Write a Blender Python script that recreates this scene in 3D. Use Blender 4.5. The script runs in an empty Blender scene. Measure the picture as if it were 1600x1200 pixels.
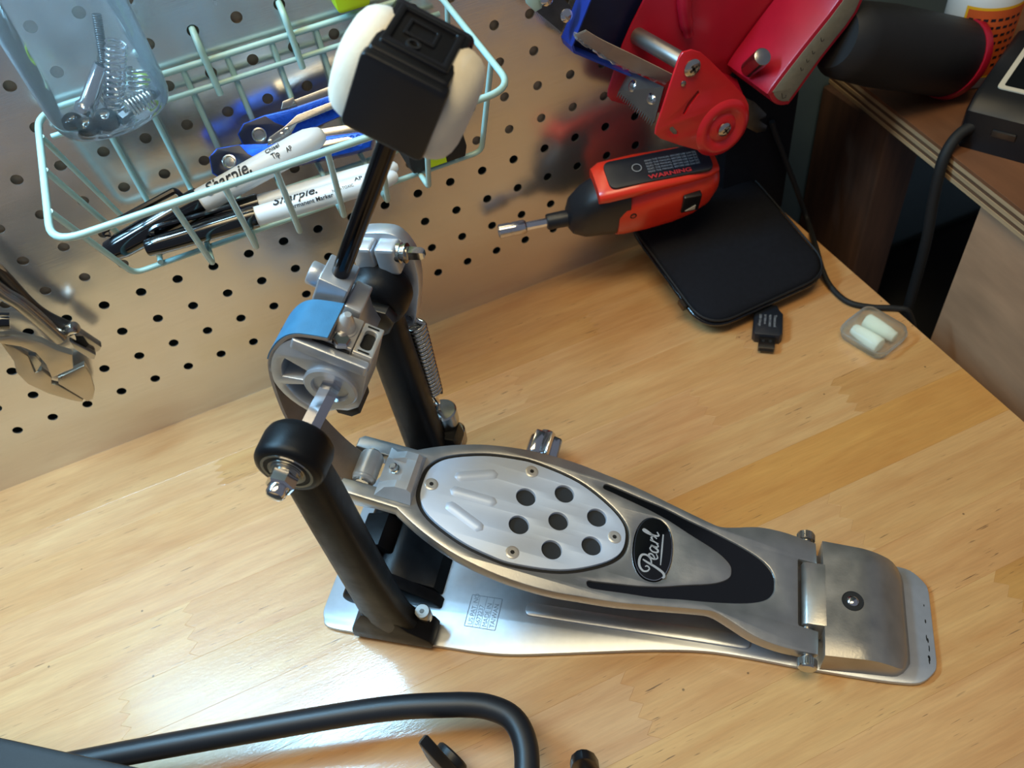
import bpy, bmesh, math, random
from mathutils import Vector, Matrix
from mathutils.geometry import tessellate_polygon

# ------------------------------------------------------------------ scene, camera, light
scene = bpy.context.scene
COL = scene.collection
S = 0.001                      # everything below is written in millimetres
scene.view_settings.view_transform = 'Standard'
scene.view_settings.look = 'None'
scene.view_settings.gamma = 1.0
scene.view_settings.use_curve_mapping = False
scene.view_settings.exposure = -0.04

CAMR = ((0.91298171, -0.38818315, -0.12561145), (-0.37153638, -0.66378309, -0.64911688), (0.16859748, 0.63930107, -0.75024598))
CAMC = (140.10881383, -495.43010373, 470.65322351)
cam = bpy.data.cameras.new('camera')
cam.sensor_width = 36.0
cam.lens = 36.0 * 1268.44 / 1600.0
cam.clip_start = 0.02
cam.clip_end = 20
cam.dof.use_dof = True
cam.dof.focus_distance = 0.44
cam.dof.aperture_fstop = 12.0
camo = bpy.data.objects.new('camera', cam)
COL.objects.link(camo)
r0, r1, r2 = CAMR
camo.matrix_world = Matrix(((r0[0], -r1[0], -r2[0], CAMC[0]*S), (r0[1], -r1[1], -r2[1], CAMC[1]*S),
                            (r0[2], -r1[2], -r2[2], CAMC[2]*S), (0, 0, 0, 1)))
scene.camera = camo

world = bpy.data.worlds.new('garage_air')
scene.world = world
world.use_nodes = True
bg = world.node_tree.nodes['Background']
bg.inputs[0].default_value = (0.72, 0.80, 1.0, 1)
bg.inputs[1].default_value = 0.20

def area(name, loc, target, sx, sy, power, color):
    l = bpy.data.lights.new(name, 'AREA')
    l.shape = 'RECTANGLE'; l.size = sx*S; l.size_y = sy*S
    l.energy = power; l.color = color
    o = bpy.data.objects.new(name, l)
    COL.objects.link(o)
    o.location = Vector(loc)*S
    d = (Vector(target)-Vector(loc)).normalized()
    o.rotation_euler = d.to_track_quat('-Z', 'Y').to_euler()
    return o

area('shop_lamp', (-100, -40, 620), (-60, -130, 0), 470, 45, 8.2, (0.34, 0.69, 1.0))
area('ceiling_panel', (-300, -560, 1500), (-120, -200, 0), 1000, 450, 3.5, (1.0, 0.78, 0.46))
area('ceiling_lamp', (150, -420, 1500), (200, -250, 0), 900, 350, 10.5, (1.0, 0.83, 0.50))

# ------------------------------------------------------------------ materials
def lin(c):
    return tuple(((x/255)/12.92 if x/255 <= 0.04045 else ((x/255+0.055)/1.055)**2.4) for x in c)

MATS = {}
def M(name, rgb, rough=0.5, metal=0.0, var=0.0, vscale=40.0, bump=0.0, bscale=200.0, coat=0.0, coatr=0.1,
      rvar=0.0, stretch=(1, 1, 1), spec=0.5, sheen=0.0):
    m = bpy.data.materials.new(name); m.use_nodes = True
    nt = m.node_tree; n = nt.nodes; L = nt.links
    b = n['Principled BSDF']
    c = lin(rgb)
    b.inputs['Base Color'].default_value = (*c, 1)
    b.inputs['Roughness'].default_value = rough
    b.inputs['Metallic'].default_value = metal
    b.inputs['Specular IOR Level'].default_value = spec
    b.inputs['Coat Weight'].default_value = coat
    b.inputs['Coat Roughness'].default_value = coatr
    b.inputs['Sheen Weight'].default_value = sheen
    if var or bump or rvar:
        tc = n.new('ShaderNodeTexCoord'); mp = n.new('ShaderNodeMapping')
        mp.inputs['Scale'].default_value = stretch
        L.new(tc.outputs['Object'], mp.inputs['Vector'])
    if var or rvar:
        t = n.new('ShaderNodeTexNoise'); t.inputs['Scale'].default_value = vscale; t.inputs['Detail'].default_value = 5
        L.new(mp.outputs['Vector'], t.inputs['Vector'])
    if var:
        r = n.new('ShaderNodeValToRGB')
        r.color_ramp.elements[0].position = 0.3; r.color_ramp.elements[1].position = 0.7
        r.color_ramp.elements[0].color = (*[x*(1-var) for x in c], 1)
        r.color_ramp.elements[1].color = (*[min(1, x*(1+var)) for x in c], 1)
        L.new(t.outputs['Fac'], r.inputs['Fac']); L.new(r.outputs['Color'], b.inputs['Base Color'])
    if rvar:
        mr = n.new('ShaderNodeMapRange'); mr.inputs[1].default_value = 0.3; mr.inputs[2].default_value = 0.7
        mr.inputs[3].default_value = rough-rvar; mr.inputs[4].default_value = rough+rvar
        L.new(t.outputs['Fac'], mr.inputs[0]); L.new(mr.outputs[0], b.inputs['Roughness'])
    if bump:
        t2 = n.new('ShaderNodeTexNoise'); t2.inputs['Scale'].default_value = bscale; t2.inputs['Detail'].default_value = 4
        L.new(mp.outputs['Vector'], t2.inputs['Vector'])
        bu = n.new('ShaderNodeBump'); bu.inputs['Strength'].default_value = bump; bu.inputs['Distance'].default_value = 0.0004
        L.new(t2.outputs['Fac'], bu.inputs['Height']); L.new(bu.outputs['Normal'], b.inputs['Normal'])
    MATS[name] = m
    return m

def clear_plastic(name, tint, mix=0.12, rough=0.04, blend=0.22):
    m = bpy.data.materials.new(name); m.use_nodes = True
    nt = m.node_tree; n = nt.nodes; L = nt.links
    n.remove(n['Principled BSDF'])
    tr = n.new('ShaderNodeBsdfTransparent'); tr.inputs[0].default_value = (*tint, 1)
    gl = n.new('ShaderNodeBsdfGlossy'); gl.inputs['Roughness'].default_value = rough
    gl.inputs['Color'].default_value = (0.9, 0.93, 0.95, 1)
    df = n.new('ShaderNodeBsdfTranslucent'); df.inputs[0].default_value = (0.86, 0.90, 0.92, 1)
    lw = n.new('ShaderNodeLayerWeight'); lw.inputs['Blend'].default_value = blend
    mx = n.new('ShaderNodeMixShader'); mx2 = n.new('ShaderNodeMixShader')
    mx2.inputs[0].default_value = mix
    L.new(lw.outputs['Fresnel'], mx.inputs[0]); L.new(tr.outputs[0], mx.inputs[1]); L.new(gl.outputs[0], mx.inputs[2])
    L.new(mx.outputs[0], mx2.inputs[1]); L.new(df.outputs[0], mx2.inputs[2])
    L.new(mx2.outputs[0], n['Material Output'].inputs['Surface'])
    MATS[name] = m
    return m

def wood_mat():
    m = bpy.data.materials.new('bench_wood'); m.use_nodes = True
    nt = m.node_tree; n = nt.nodes; L = nt.links
    b = n['Principled BSDF']
    geo = n.new('ShaderNodeNewGeometry'); oi = n.new('ShaderNodeObjectInfo')
    # shift every stave to its own piece of grain
    mul = n.new('ShaderNodeMath'); mul.operation = 'MULTIPLY'; mul.inputs[1].default_value = 7.3
    L.new(oi.outputs['Random'], mul.inputs[0])
    cb = n.new('ShaderNodeCombineXYZ'); L.new(mul.outputs[0], cb.inputs[0]); L.new(mul.outputs[0], cb.inputs[1]); L.new(mul.outputs[0], cb.inputs[2])
    add = n.new('ShaderNodeVectorMath'); add.operation = 'ADD'
    L.new(geo.outputs['Position'], add.inputs[0]); L.new(cb.outputs[0], add.inputs[1])
    def noise(sc, scale, det, dist=0.0, rough=0.55):
        mp = n.new('ShaderNodeMapping'); mp.inputs['Scale'].default_value = sc
        L.new(add.outputs[0], mp.inputs['Vector'])
        t = n.new('ShaderNodeTexNoise'); t.inputs['Scale'].default_value = scale; t.inputs['Detail'].default_value = det
        t.inputs['Distortion'].default_value = dist; t.inputs['Roughness'].default_value = rough
        L.new(mp.outputs[0], t.inputs['Vector'])
        return t.outputs['Fac']
    grain = noise((1.6, 14, 14), 6.0, 6, 0.6)
    fine = noise((8, 130, 130), 6.0, 3)
    figure = noise((2.2, 5, 5), 4.0, 4, 1.8)
    r1_ = n.new('ShaderNodeValToRGB')
    e = r1_.color_ramp.elements
    e[0].position = 0.30; e[0].color = (*lin((192, 140, 88)), 1)
    e[1].position = 0.70; e[1].color = (*lin((208, 162, 108)), 1)
    L.new(grain, r1_.inputs[0])
    # per stave tone
    mx = n.new('ShaderNodeMix'); mx.data_type = 'RGBA'; mx.blend_type = 'MULTIPLY'; mx.inputs[0].default_value = 1
    L.new(r1_.outputs[0], mx.inputs[6]); L.new(oi.outputs['Color'], mx.inputs[7])
    # warm figure bands
    fr = n.new('ShaderNodeMapRange'); fr.inputs[1].default_value = 0.50; fr.inputs[2].default_value = 0.72; fr.inputs[3].default_value = 0; fr.inputs[4].default_value = 0.22
    L.new(figure, fr.inputs[0])
    mx2 = n.new('ShaderNodeMix'); mx2.data_type = 'RGBA'; mx2.blend_type = 'MULTIPLY'
    L.new(fr.outputs[0], mx2.inputs[0]); L.new(mx.outputs[2], mx2.inputs[6]); mx2.inputs[7].default_value = (0.84, 0.66, 0.46, 1)
    # fine grain
    fm = n.new('ShaderNodeMapRange'); fm.inputs[1].default_value = 0.35; fm.inputs[2].default_value = 0.65; fm.inputs[3].default_value = 0.94; fm.inputs[4].default_value = 1.04
    L.new(fine, fm.inputs[0])
    mx3 = n.new('ShaderNodeVectorMath'); mx3.operation = 'SCALE'
    L.new(mx2.outputs[2], mx3.inputs[0]); L.new(fm.outputs[0], mx3.inputs['Scale'])
    # dark pores, short streaks along the grain
    pore = noise((14, 190, 190), 5.0, 2, 0.0, 0.4)
    patch = noise((3, 7, 7), 5.0, 2)
    pm = n.new('ShaderNodeMapRange'); pm.inputs[1].default_value = 0.685; pm.inputs[2].default_value = 0.74; pm.inputs[3].default_value = 0; pm.inputs[4].default_value = 1
    L.new(pore, pm.inputs[0])
    pm2 = n.new('ShaderNodeMapRange'); pm2.inputs[1].default_value = 0.46; pm2.inputs[2].default_value = 0.60; pm2.inputs[3].default_value = 0; pm2.inputs[4].default_value = 0.85
    L.new(patch, pm2.inputs[0])
    pmul = n.new('ShaderNodeMath'); pmul.operation = 'MULTIPLY'
    L.new(pm.outputs[0], pmul.inputs[0]); L.new(pm2.outputs[0], pmul.inputs[1])
    mx4 = n.new('ShaderNodeMix'); mx4.data_type = 'RGBA'
    L.new(pmul.outputs[0], mx4.inputs[0]); L.new(mx3.outputs[0], mx4.inputs[6]); mx4.inputs[7].default_value = (*lin((92, 62, 38)), 1)
    # specks of dirt
    vo = n.new('ShaderNodeTexVoronoi'); vo.inputs['Scale'].default_value = 42
    L.new(geo.outputs['Position'], vo.inputs['Vector'])
    vm = n.new('ShaderNodeMapRange'); vm.inputs[1].default_value = 0.040; vm.inputs[2].default_value = 0.022; vm.inputs[3].default_value = 0; vm.inputs[4].default_value = 0.7
    L.new(vo.outputs['Distance'], vm.inputs[0])
    mx5 = n.new('ShaderNodeMix'); mx5.data_type = 'RGBA'
    L.new(vm.outputs[0], mx5.inputs[0]); L.new(mx4.outputs[2], mx5.inputs[6]); mx5.inputs[7].default_value = (*lin((70, 48, 32)), 1)
    L.new(mx5.outputs[2], b.inputs['Base Color'])
    b.inputs['Roughness'].default_value = 0.46
    b.inputs['Coat Weight'].default_value = 0.9
    b.inputs['Coat Roughness'].default_value = 0.14
    # lacquer that follows the pores
    bu = n.new('ShaderNodeBump'); bu.inputs['Strength'].default_value = 0.22; bu.inputs['Distance'].default_value = 0.0003
    hp = noise((40, 120, 120), 6.0, 3)
    L.new(hp, bu.inputs['Height']); L.new(bu.outputs['Normal'], b.inputs['Normal']); L.new(bu.outputs['Normal'], b.inputs['Coat Normal'])
    MATS['bench_wood'] = m
    return m

WOOD = wood_mat()
def peg_mat():
    m = bpy.data.materials.new('brushed_pegboard_steel'); m.use_nodes = True
    nt = m.node_tree; n = nt.nodes; L = nt.links; b = n['Principled BSDF']
    geo = n.new('ShaderNodeNewGeometry')
    mp = n.new('ShaderNodeMapping'); mp.inputs['Scale'].default_value = (6, 1, 260); L.new(geo.outputs['Position'], mp.inputs[0])
    t = n.new('ShaderNodeTexNoise'); t.inputs['Scale'].default_value = 6; t.inputs['Detail'].default_value = 4; L.new(mp.outputs[0], t.inputs['Vector'])
    t2 = n.new('ShaderNodeTexNoise'); t2.inputs['Scale'].default_value = 9; t2.inputs['Detail'].default_value = 5; L.new(geo.outputs['Position'], t2.inputs['Vector'])
    r = n.new('ShaderNodeValToRGB'); e = r.color_ramp.elements
    e[0].position = 0.3; e[0].color = (0.66, 0.65, 0.64, 1); e[1].position = 0.7; e[1].color = (0.73, 0.72, 0.71, 1)
    L.new(t.outputs['Fac'], r.inputs[0]); L.new(r.outputs[0], b.inputs['Base Color'])
    b.inputs['Metallic'].default_value = 0.9
    mr = n.new('ShaderNodeMapRange'); mr.inputs[1].default_value = 0.1; mr.inputs[2].default_value = 0.9; mr.inputs[3].default_value = 0.20; mr.inputs[4].default_value = 0.30
    L.new(t2.outputs['Fac'], mr.inputs[0]); L.new(mr.outputs[0], b.inputs['Roughness'])
    bu = n.new('ShaderNodeBump'); bu.inputs['Strength'].default_value = 0.12; bu.inputs['Distance'].default_value = 0.0002
    L.new(t.outputs['Fac'], bu.inputs['Height']); L.new(bu.outputs['Normal'], b.inputs['Normal'])
    MATS['peg'] = m
    return m
PEG = peg_mat()
M('cast_alu', (176, 175, 173), 0.36, 0.8, 0.10, 60, 0.10, 900, rvar=0.07)
M('zinc_bright', (205, 201, 195), 0.32, 0.55, 0.06, 150, 0.05, 900)
M('bare_alu', (208, 209, 211), 0.34, 0.55, 0.06, 90, 0.08, 700, rvar=0.05)
M('plate_alu', (198, 210, 228), 0.45, 0.2, 0.02, 120, 0.08, 2500)
M('silver_paint', (186, 190, 196), 0.33, 0.65, 0.04, 200, 0.15, 2500)
M('worn_alu', (172, 168, 162), 0.36, 0.85, 0.16, 45, 0.10, 700, rvar=0.09)
M('chrome', (215, 215, 218), 0.12, 1.0, 0.03, 80)
M('steel', (170, 168, 165), 0.25, 1.0, 0.10, 120, 0.08, 900)
M('nickel', (196, 194, 188), 0.22, 1.0, 0.10, 120, 0.05, 800)
M('dark_steel', (96, 94, 92), 0.32, 1.0, 0.15, 90)
M('black_paint', (15, 15, 17), 0.40, 0.0, 0.12, 120, 0.18, 1800, rvar=0.06, spec=0.22)
M('black_plastic', (17, 17, 20), 0.34, 0.0, 0.1, 100, 0.06, 1500)
M('gloss_black', (10, 10, 12), 0.12, 0.0, 0.05, 80, coat=0.5)
M('matt_black', (20, 20, 22), 0.62, 0.0, 0.12, 140, 0.2, 1500)
M('black_tube', (24, 26, 31), 0.45, 0.0, 0.08, 90, 0.08, 1200)
M('rubber', (14, 14, 15), 0.7, 0.0, 0.1, 100)
M('felt', (232, 222, 200), 0.95, 0.0, 0.10, 60, 0.5, 1800, sheen=0.4, spec=0.1)
M('strap_blue', (46, 104, 138), 0.55, 0.0, 0.10, 120, 0.2, 1500)
M('strap_grey', (150, 134, 118), 0.7, 0.0, 0.10, 120, 0.2, 1500)
M('mint', (170, 205, 198), 0.35, 0.0, 0.05, 90, 0.05, 600, coat=0.3)
M('white_plastic', (226, 230, 233), 0.34, 0.0, 0.02, 60)
M('ink', (18, 20, 26), 0.6)
M('grey_ink', (150, 152, 156), 0.6)
M('red_ink', (190, 40, 44), 0.6)
M('blue_ano', (22, 78, 196), 0.28, 0.65, 0.2, 300, 0.25, 900)
M('navy', (14, 22, 54), 0.4, 0.0, 0.15, 80)
M('blue_gun', (18, 48, 140), 0.38, 0.0, 0.1, 60)
M('red_paint', (200, 26, 36), 0.30, 0.0, 0.06, 50, 0.05, 500, coat=0.3)
M('red_plastic', (168, 20, 44), 0.36, 0.0, 0.08, 40, 0.08, 700)
M('orange_red', (226, 50, 26), 0.30, 0.0, 0.04, 40, coat=0.2)
M('tool_black', (24, 28, 36), 0.42, 0.0, 0.1, 80, 0.1, 1500)
M('fabric', (19, 20, 26), 0.85, 0.0, 0.15, 300, 0.5, 2500, spec=0.2)
M('lime', (186, 216, 20), 0.4, 0.0, 0.05, 50)
M('gold_steel', (186, 174, 156), 0.34, 0.8, 0.10, 60, 0.12, 500, rvar=0.08)
M('brown_wood', (72, 48, 34), 0.7, 0.0, 0.3, 18, 0.3, 120, stretch=(6, 6, 0.7))
M('panel_wood', (158, 122, 92), 0.7, 0.0, 0.16, 16, 0.2, 120, stretch=(1, 1, 4))
M('shelf_wood', (112, 72, 46), 0.55, 0.0, 0.18, 14, 0.2, 120, stretch=(5, 1, 5))
M('ply_light', (170, 142, 106), 0.75, 0.0, 0.2, 60, 0.3, 300, stretch=(1, 0.3, 6))
M('ply_dark', (98, 70, 48), 0.75, 0.0, 0.2, 60, 0.3, 300, stretch=(1, 0.3, 6))
M('teal_wall', (82, 102, 108), 0.85, 0.0, 0.15, 8, 0.2, 200)
M('concrete', (200, 210, 222), 0.9, 0.0, 0.2, 5, 0.2, 100)
M('foam', (232, 240, 220), 0.85, 0.0, 0.04, 200, 0.2, 1500)
M('bottle_white', (206, 208, 206), 0.42, 0.0, 0.03, 40)
M('label_yellow', (236, 176, 30), 0.5); M('label_orange', (206, 88, 34), 0.55)
M('masking', (120, 118, 104), 0.8, 0.0, 0.12, 200)
M('beige', (196, 186, 166), 0.6)
clear_plastic('jar_plastic', (0.972, 0.985, 0.99), 0.09)
clear_plastic('clear_box', (0.975, 0.98, 0.98), 0.30, 0.08, 0.15)

# ------------------------------------------------------------------ geometry helpers
ORG = {}
def V(*a): return Vector(a)

def spl(pts, n=6, closed=False):
    P = [Vector(p) for p in pts]; N = len(P); out = []
    rng = range(N if closed else N-1)
    for i in rng:
        if closed: a, b, c, d = P[(i-1) % N], P[i], P[(i+1) % N], P[(i+2) % N]
        else: a, b, c, d = P[max(i-1, 0)], P[i], P[i+1], P[min(i+2, N-1)]
        for k in range(n):
            t = k/n
            out.append(0.5*((2*b)+(c-a)*t+(2*a-5*b+4*c-d)*t*t+(3*b-a-3*c+d)*t**3))
    if not closed: out.append(P[-1].copy())
    return out

def fillet(pts, r, n=6, closed=False):
    P = [Vector(p) for p in pts]; N = len(P); out = []
    for i in range(N):
        if not closed and i in (0, N-1): out.append(P[i]); continue
        a, b, c = P[(i-1) % N], P[i], P[(i+1) % N]
        u = (a-b); v = (c-b); rr_ = min(r, u.length*0.49, v.length*0.49)
        u.normalize(); v.normalize()
        p, q = b+u*rr_, b+v*rr_
        for k in range(n+1):
            t = k/n
            out.append(p*(1-t)**2+b*2*t*(1-t)+q*t*t)
    return out

def rrect(x0, x1, y0, y1, r, n=5):
    return [(p.x, p.y) for p in fillet([V(x0, y0, 0), V(x1, y0, 0), V(x1, y1, 0), V(x0, y1, 0)], r, n, True)]

def circ(cx, cy, r, n=24, ry=None, ph=0):
    ry = ry or r
    return [(cx+r*math.cos(2*math.pi*k/n+ph), cy+ry*math.sin(2*math.pi*k/n+ph)) for k in range(n)]

def sarea(p): return 0.5*sum(p[i][0]*p[(i+1) % len(p)][1]-p[(i+1) % len(p)][0]*p[i][1] for i in range(len(p)))

def offset(loop, d):
    out = []; N = len(loop)
    for i in range(N):
        p, q, r = Vector(loop[i-1]), Vector(loop[i]), Vector(loop[(i+1) % N])
        u = (q-p); v = (r-q)
        if u.length < 1e-9 or v.length < 1e-9: out.append(tuple(q)); continue
        u.normalize(); v.normalize()
        n1, n2 = Vector((-u.y, u.x)), Vector((-v.y, v.x))
        m = n1+n2
        if m.length < 1e-6: m = n1
        m.normalize(); k = max(0.4, m.dot(n1))
        out.append(tuple(q+m*(d/k)))
    return out

class G:
    def __init__(s): s.v = []; s.f = []
    def add(s, vs, fs):
        o = len(s.v); s.v += [Vector(v) for v in vs]; s.f += [[i+o for i in f] for f in fs]; return s
    def box(s, x0, x1, y0, y1, z0, z1):
        vs = [(x, y, z) for z in (z0, z1) for y in (y0, y1) for x in (x0, x1)]
        return s.add(vs, [(0, 2, 3, 1), (4, 5, 7, 6), (0, 1, 5, 4), (2, 6, 7, 3), (0, 4, 6, 2), (1, 3, 7, 5)])
    def lathe(s, p0, d, prof, n=24, ph=0.0, caps=True, ref=None):
        p0 = Vector(p0); d = Vector(d).normalized()
        a = Vector(ref) if ref else (Vector((0, 0, 1)) if abs(d.z) < 0.9 else Vector((1, 0, 0)))
        u = (a-d*a.dot(d)).normalized(); w = d.cross(u)
        vs = []; fs = []
        for h, r in prof:
            for k in range(n):
                t = 2*math.pi*k/n+ph
                vs.append(p0+d*h+(u*math.cos(t)+w*math.sin(t))*r)
        for i in range(len(prof)-1):
            for k in range(n):
                fs.append((i*n+k, i*n+(k+1) % n, (i+1)*n+(k+1) % n, (i+1)*n+k))
        if caps:
            fs.append(tuple(reversed(range(n)))); fs.append(tuple((len(prof)-1)*n+k for k in range(n)))
        return s.add(vs, fs)
    def cyl(s, p0, p1, r, n=24, c=0.0, ph=0.0, r1=None):
        p0 = Vector(p0); p1 = Vector(p1); h = (p1-p0).length; r1 = r if r1 is None else r1
        pr = [(0, r), (h, r1)] if c <= 0 else [(0, r-c), (c*0.3, r-c*0.3), (c, r), (h-c, r1), (h-c*0.3, r1-c*0.3), (h, r1-c)]
        return s.lathe(p0, p1-p0, pr, n, ph)
    def tube(s, pts, r, n=10, closed=False, caps=True):
        P = [Vector(p) for p in pts]; N = len(P); vs = []; fs = []
        R_ = r if isinstance(r, (list, tuple)) else [r]*N
        def tan(i):
            a = P[(i-1) % N] if closed or i > 0 else P[i]; b = P[(i+1) % N] if closed or i < N-1 else P[i]
            return (b-a).normalized()
        t0 = tan(0); a = Vector((0, 0, 1)) if abs(t0.z) < 0.9 else Vector((1, 0, 0))
        u = (a-t0*a.dot(t0)).normalized()
        for i in range(N):
            t = tan(i); u = (u-t*u.dot(t)).normalized(); w = t.cross(u)
            for k in range(n):
                q = 2*math.pi*k/n; vs.append(P[i]+(u*math.cos(q)+w*math.sin(q))*R_[i])
        for i in range(N if closed else N-1):
            j = (i+1) % N
            for k in range(n): fs.append((i*n+k, i*n+(k+1) % n, j*n+(k+1) % n, j*n+k))
        if caps and not closed:
            fs.append(tuple(reversed(range(n)))); fs.append(tuple((N-1)*n+k for k in range(n)))
        return s.add(vs, fs)
    def ribbon(s, pts, w, fn, h0, h1):
        """flat pen stroke of width w (number or list) along 2-D points, mapped by fn(u, v, h)"""
        P = [Vector(p) for p in pts]; N = len(P); Ws = w if isinstance(w, (list, tuple)) else [w]*N
        vs = []; fs = []
        for i in range(N):
            t = (P[min(i+1, N-1)]-P[max(i-1, 0)]).normalized(); nn = Vector((-t.y, t.x))*Ws[i]*0.5
            for q in (P[i]+nn, P[i]-nn):
                vs.append(fn(q.x, q.y, h1)); vs.append(fn(q.x, q.y, h0))
        for i in range(N-1):
            a = i*4; b = a+4
            fs += [(a, a+2, b+2, b), (a+1, b+1, b+3, a+3), (a, b, b+1, a+1), (a+2, a+3, b+3, b+2)]
        fs += [(0, 1, 3, 2), (N*4-4, N*4-2, N*4-1, N*4-3)]
        return s.add(vs, fs)
    def slab(s, fn, outer, holes=(), h1=0.0, h0=-1.0, c=0.0, cb=0.0):
        """outline with holes, top at h1, bottom at h0, chamfers c (top) and cb (bottom), mapped by fn(x, y, h)"""
        loops = [list(outer) if sarea(outer) > 0 else list(reversed(outer))]
        for h in holes: loops.append(list(h) if sarea(h) < 0 else list(reversed(h)))
        lev = []
        if c > 0: lev += [(c, h1), (c*0.3, h1-c*0.3), (0, h1-c)]
        else: lev += [(0, h1)]
        if cb > 0: lev += [(0, h0+cb), (cb*0.3, h0+cb*0.3), (cb, h0)]
        else: lev += [(0, h0)]
        rings = []
        for d, h in lev:
            rings.append([[(p, h) for p in (offset(l, d) if d else l)] for l in loops])
        vs = []; fs = []; start = []
        for rg in rings:
            st = []
            for l in rg:
                st.append(len(vs)); vs += [fn(p[0], p[1], h) for p, h in l]
            start.append(st)
        for i in range(len(rings)-1):
            for j, l in enumerate(loops):
                N = len(l); a, b = start[i][j], start[i+1][j]
                for k in range(N): fs.append((a+k, a+(k+1) % N, b+(k+1) % N, b+k))
        for i in (0, len(rings)-1):
            tri = tessellate_polygon([[Vector((p[0], p[1], 0)) for p, h in l] for l in rings[i]])
            base = start[i][0]
            for t in tri: fs.append(tuple(base+q for q in t))
        return s.add(vs, fs)
    def xf(s, m):
        s.v = [m @ v for v in s.v]; return s
    def build(s, name, mat, parent=None, angle=38, kind=None):
        me = bpy.data.meshes.new(name)
        o0 = Vector((0, 0, 0))
        if parent is not None: o0 = ORG.get(parent.name, o0)
        me.from_pydata([tuple((v-o0)*S) for v in s.v], [], s.f)
        bm = bmesh.new(); bm.from_mesh(me)
        bmesh.ops.remove_doubles(bm, verts=bm.verts, dist=1e-7)
        bmesh.ops.recalc_face_normals(bm, faces=bm.faces)
        bm.to_mesh(me); bm.free()
        me.materials.append(MATS[mat] if isinstance(mat, str) else mat)
        me.shade_smooth(); me.set_sharp_from_angle(angle=math.radians(angle))
        o = bpy.data.objects.new(name, me); COL.objects.link(o)
        if parent is not None:
            o.parent = parent; ORG[o.name] = o0
        if kind: o['kind'] = kind
        return o

def thing(name, label, cat, loc=(0, 0, 0), group=None, rotz=0.0, local=False):
    e = bpy.data.objects.new(name, None); COL.objects.link(e); e.empty_display_size = 0.02
    e.location = Vector(loc)*S; e.rotation_euler = (0, 0, rotz)
    e['label'] = label; e['category'] = cat
    if group: e['group'] = group
    ORG[e.name] = Vector((0, 0, 0)) if local else Vector(loc)
    return e

def tag(o, label, cat, group=None):
    o['label'] = label; o['category'] = cat
    if group: o['group'] = group
    return o

def single(name, g, mat, label, cat, loc, group=None, angle=38):
    """a thing that is one mesh, its origin at loc"""
    loc = Vector(loc); ORG['_tmp'] = loc
    class Pn: pass
    o0 = loc
    g.v = [v-o0 for v in g.v]
    o = g.build(name, mat, None, angle)
    o.location = o0*S
    return tag(o, label, cat, group)

def frame(o, x, up):
    """matrix with local x along x, local z as close as possible to up"""
    x = Vector(x).normalized(); up = Vector(up); z = (up-x*up.dot(x)).normalized(); y = z.cross(x)
    return Matrix(((x.x, y.x, z.x, o[0]), (x.y, y.y, z.y, o[1]), (x.z, y.z, z.z, o[2]), (0, 0, 0, 1)))

XY = lambda x, y, h: Vector((x, y, h))

TXT = {}
def text2d(body, size, shear=0.0, bold=0.0, spacing=1.0, align='LEFT'):
    key = (body, size, shear, bold, spacing, align)
    if key in TXT: return TXT[key]
    cu = bpy.data.curves.new('lettering_tmp', 'FONT'); cu.body = body; cu.size = size*10; cu.shear = shear; cu.offset = bold*10
    cu.space_character = spacing; cu.align_x = align; cu.extrude = 0.0; cu.resolution_u = 3; cu.fill_mode = 'FRONT'
    ob = bpy.data.objects.new('lettering_tmp', cu); COL.objects.link(ob)
    dg = bpy.context.evaluated_depsgraph_get()
    me = bpy.data.meshes.new_from_object(ob.evaluated_get(dg))
    vs = [(v.co.x/10, v.co.y/10) for v in me.vertices]; fs = [tuple(p.vertices) for p in me.polygons]
    bpy.data.objects.remove(ob); bpy.data.curves.remove(cu); bpy.data.meshes.remove(me)
    TXT[key] = (vs, fs)
    return vs, fs

def letters(g, body, size, fn, h, **k):
    vs, fs = text2d(body, size, **k)
    if vs: g.add([fn(x, y, h) for x, y in vs], fs)
    return g

# ------------------------------------------------------------------ the setting
def structure(o): o['kind'] = 'structure'; return o

g = G()
x_lo, x_hi, z_lo, z_hi, P_ = -406.4, 541.0, 0.0, 520.0, 25.4
ks = range(-15, 21); rs = range(-11, 8)
NS = 16; HR = 3.4
for k in ks:
    for r in rs:
        cx, cz = k*P_, 228.0-r*P_
        a = P_/2
        sq = []
        for i in range(NS):
            t = 2*math.pi*i/NS; c_, s_ = math.cos(t), math.sin(t); m_ = max(abs(c_), abs(s_))
            sq.append((cx+a*c_/m_, cz+a*s_/m_))
        ci = [(cx+HR*math.cos(2*math.pi*i/NS), cz+HR*math.sin(2*math.pi*i/NS)) for i in range(NS)]
        vs = [(x, 0, z) for x, z in sq]+[(x, 0.25, z) for x, z in ci]+[(x, 1.4, z) for x, z in ci]+[(x, 1.4, z) for x, z in sq]
        fs = []
        for i in range(NS):
            j = (i+1) % NS
            fs += [(i, NS+i, NS+j, j), (NS+i, 2*NS+i, 2*NS+j, NS+j), (2*NS+i, 3*NS+i, 3*NS+j, 2*NS+j)]
        g.add(vs, fs)
xa, xb = ks[0]*P_-P_/2, ks[-1]*P_+P_/2
za, zb = 228-rs[-1]*P_-P_/2, 228-rs[0]*P_+P_/2
g.box(xa, xb, 0, 1.4, z_lo, za)
g.box(xb, x_hi, 0, 1.4, z_lo, zb)
structure(g.build('wall_back', PEG, None, 25))

structure(G().box(-900, 2200, 24, 60, -900, 2300).build('wall_rear', 'teal_wall'))
structure(G().box(-900, 2200, -2500, 60, -940, -900).build('floor', 'concrete'))

# timber that carries the pegboard, seen as the dark strip behind its right end
o = structure(G().box(498, 541, 2, 23, 0, 500).build('trim_1', 'brown_wood'))

structure(G().box(-400, 496, 3.5, 23, 132, 515).build('trim_2', M('batten', (168, 148, 124), 0.8, 0.0, 0.15, 20)))

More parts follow.
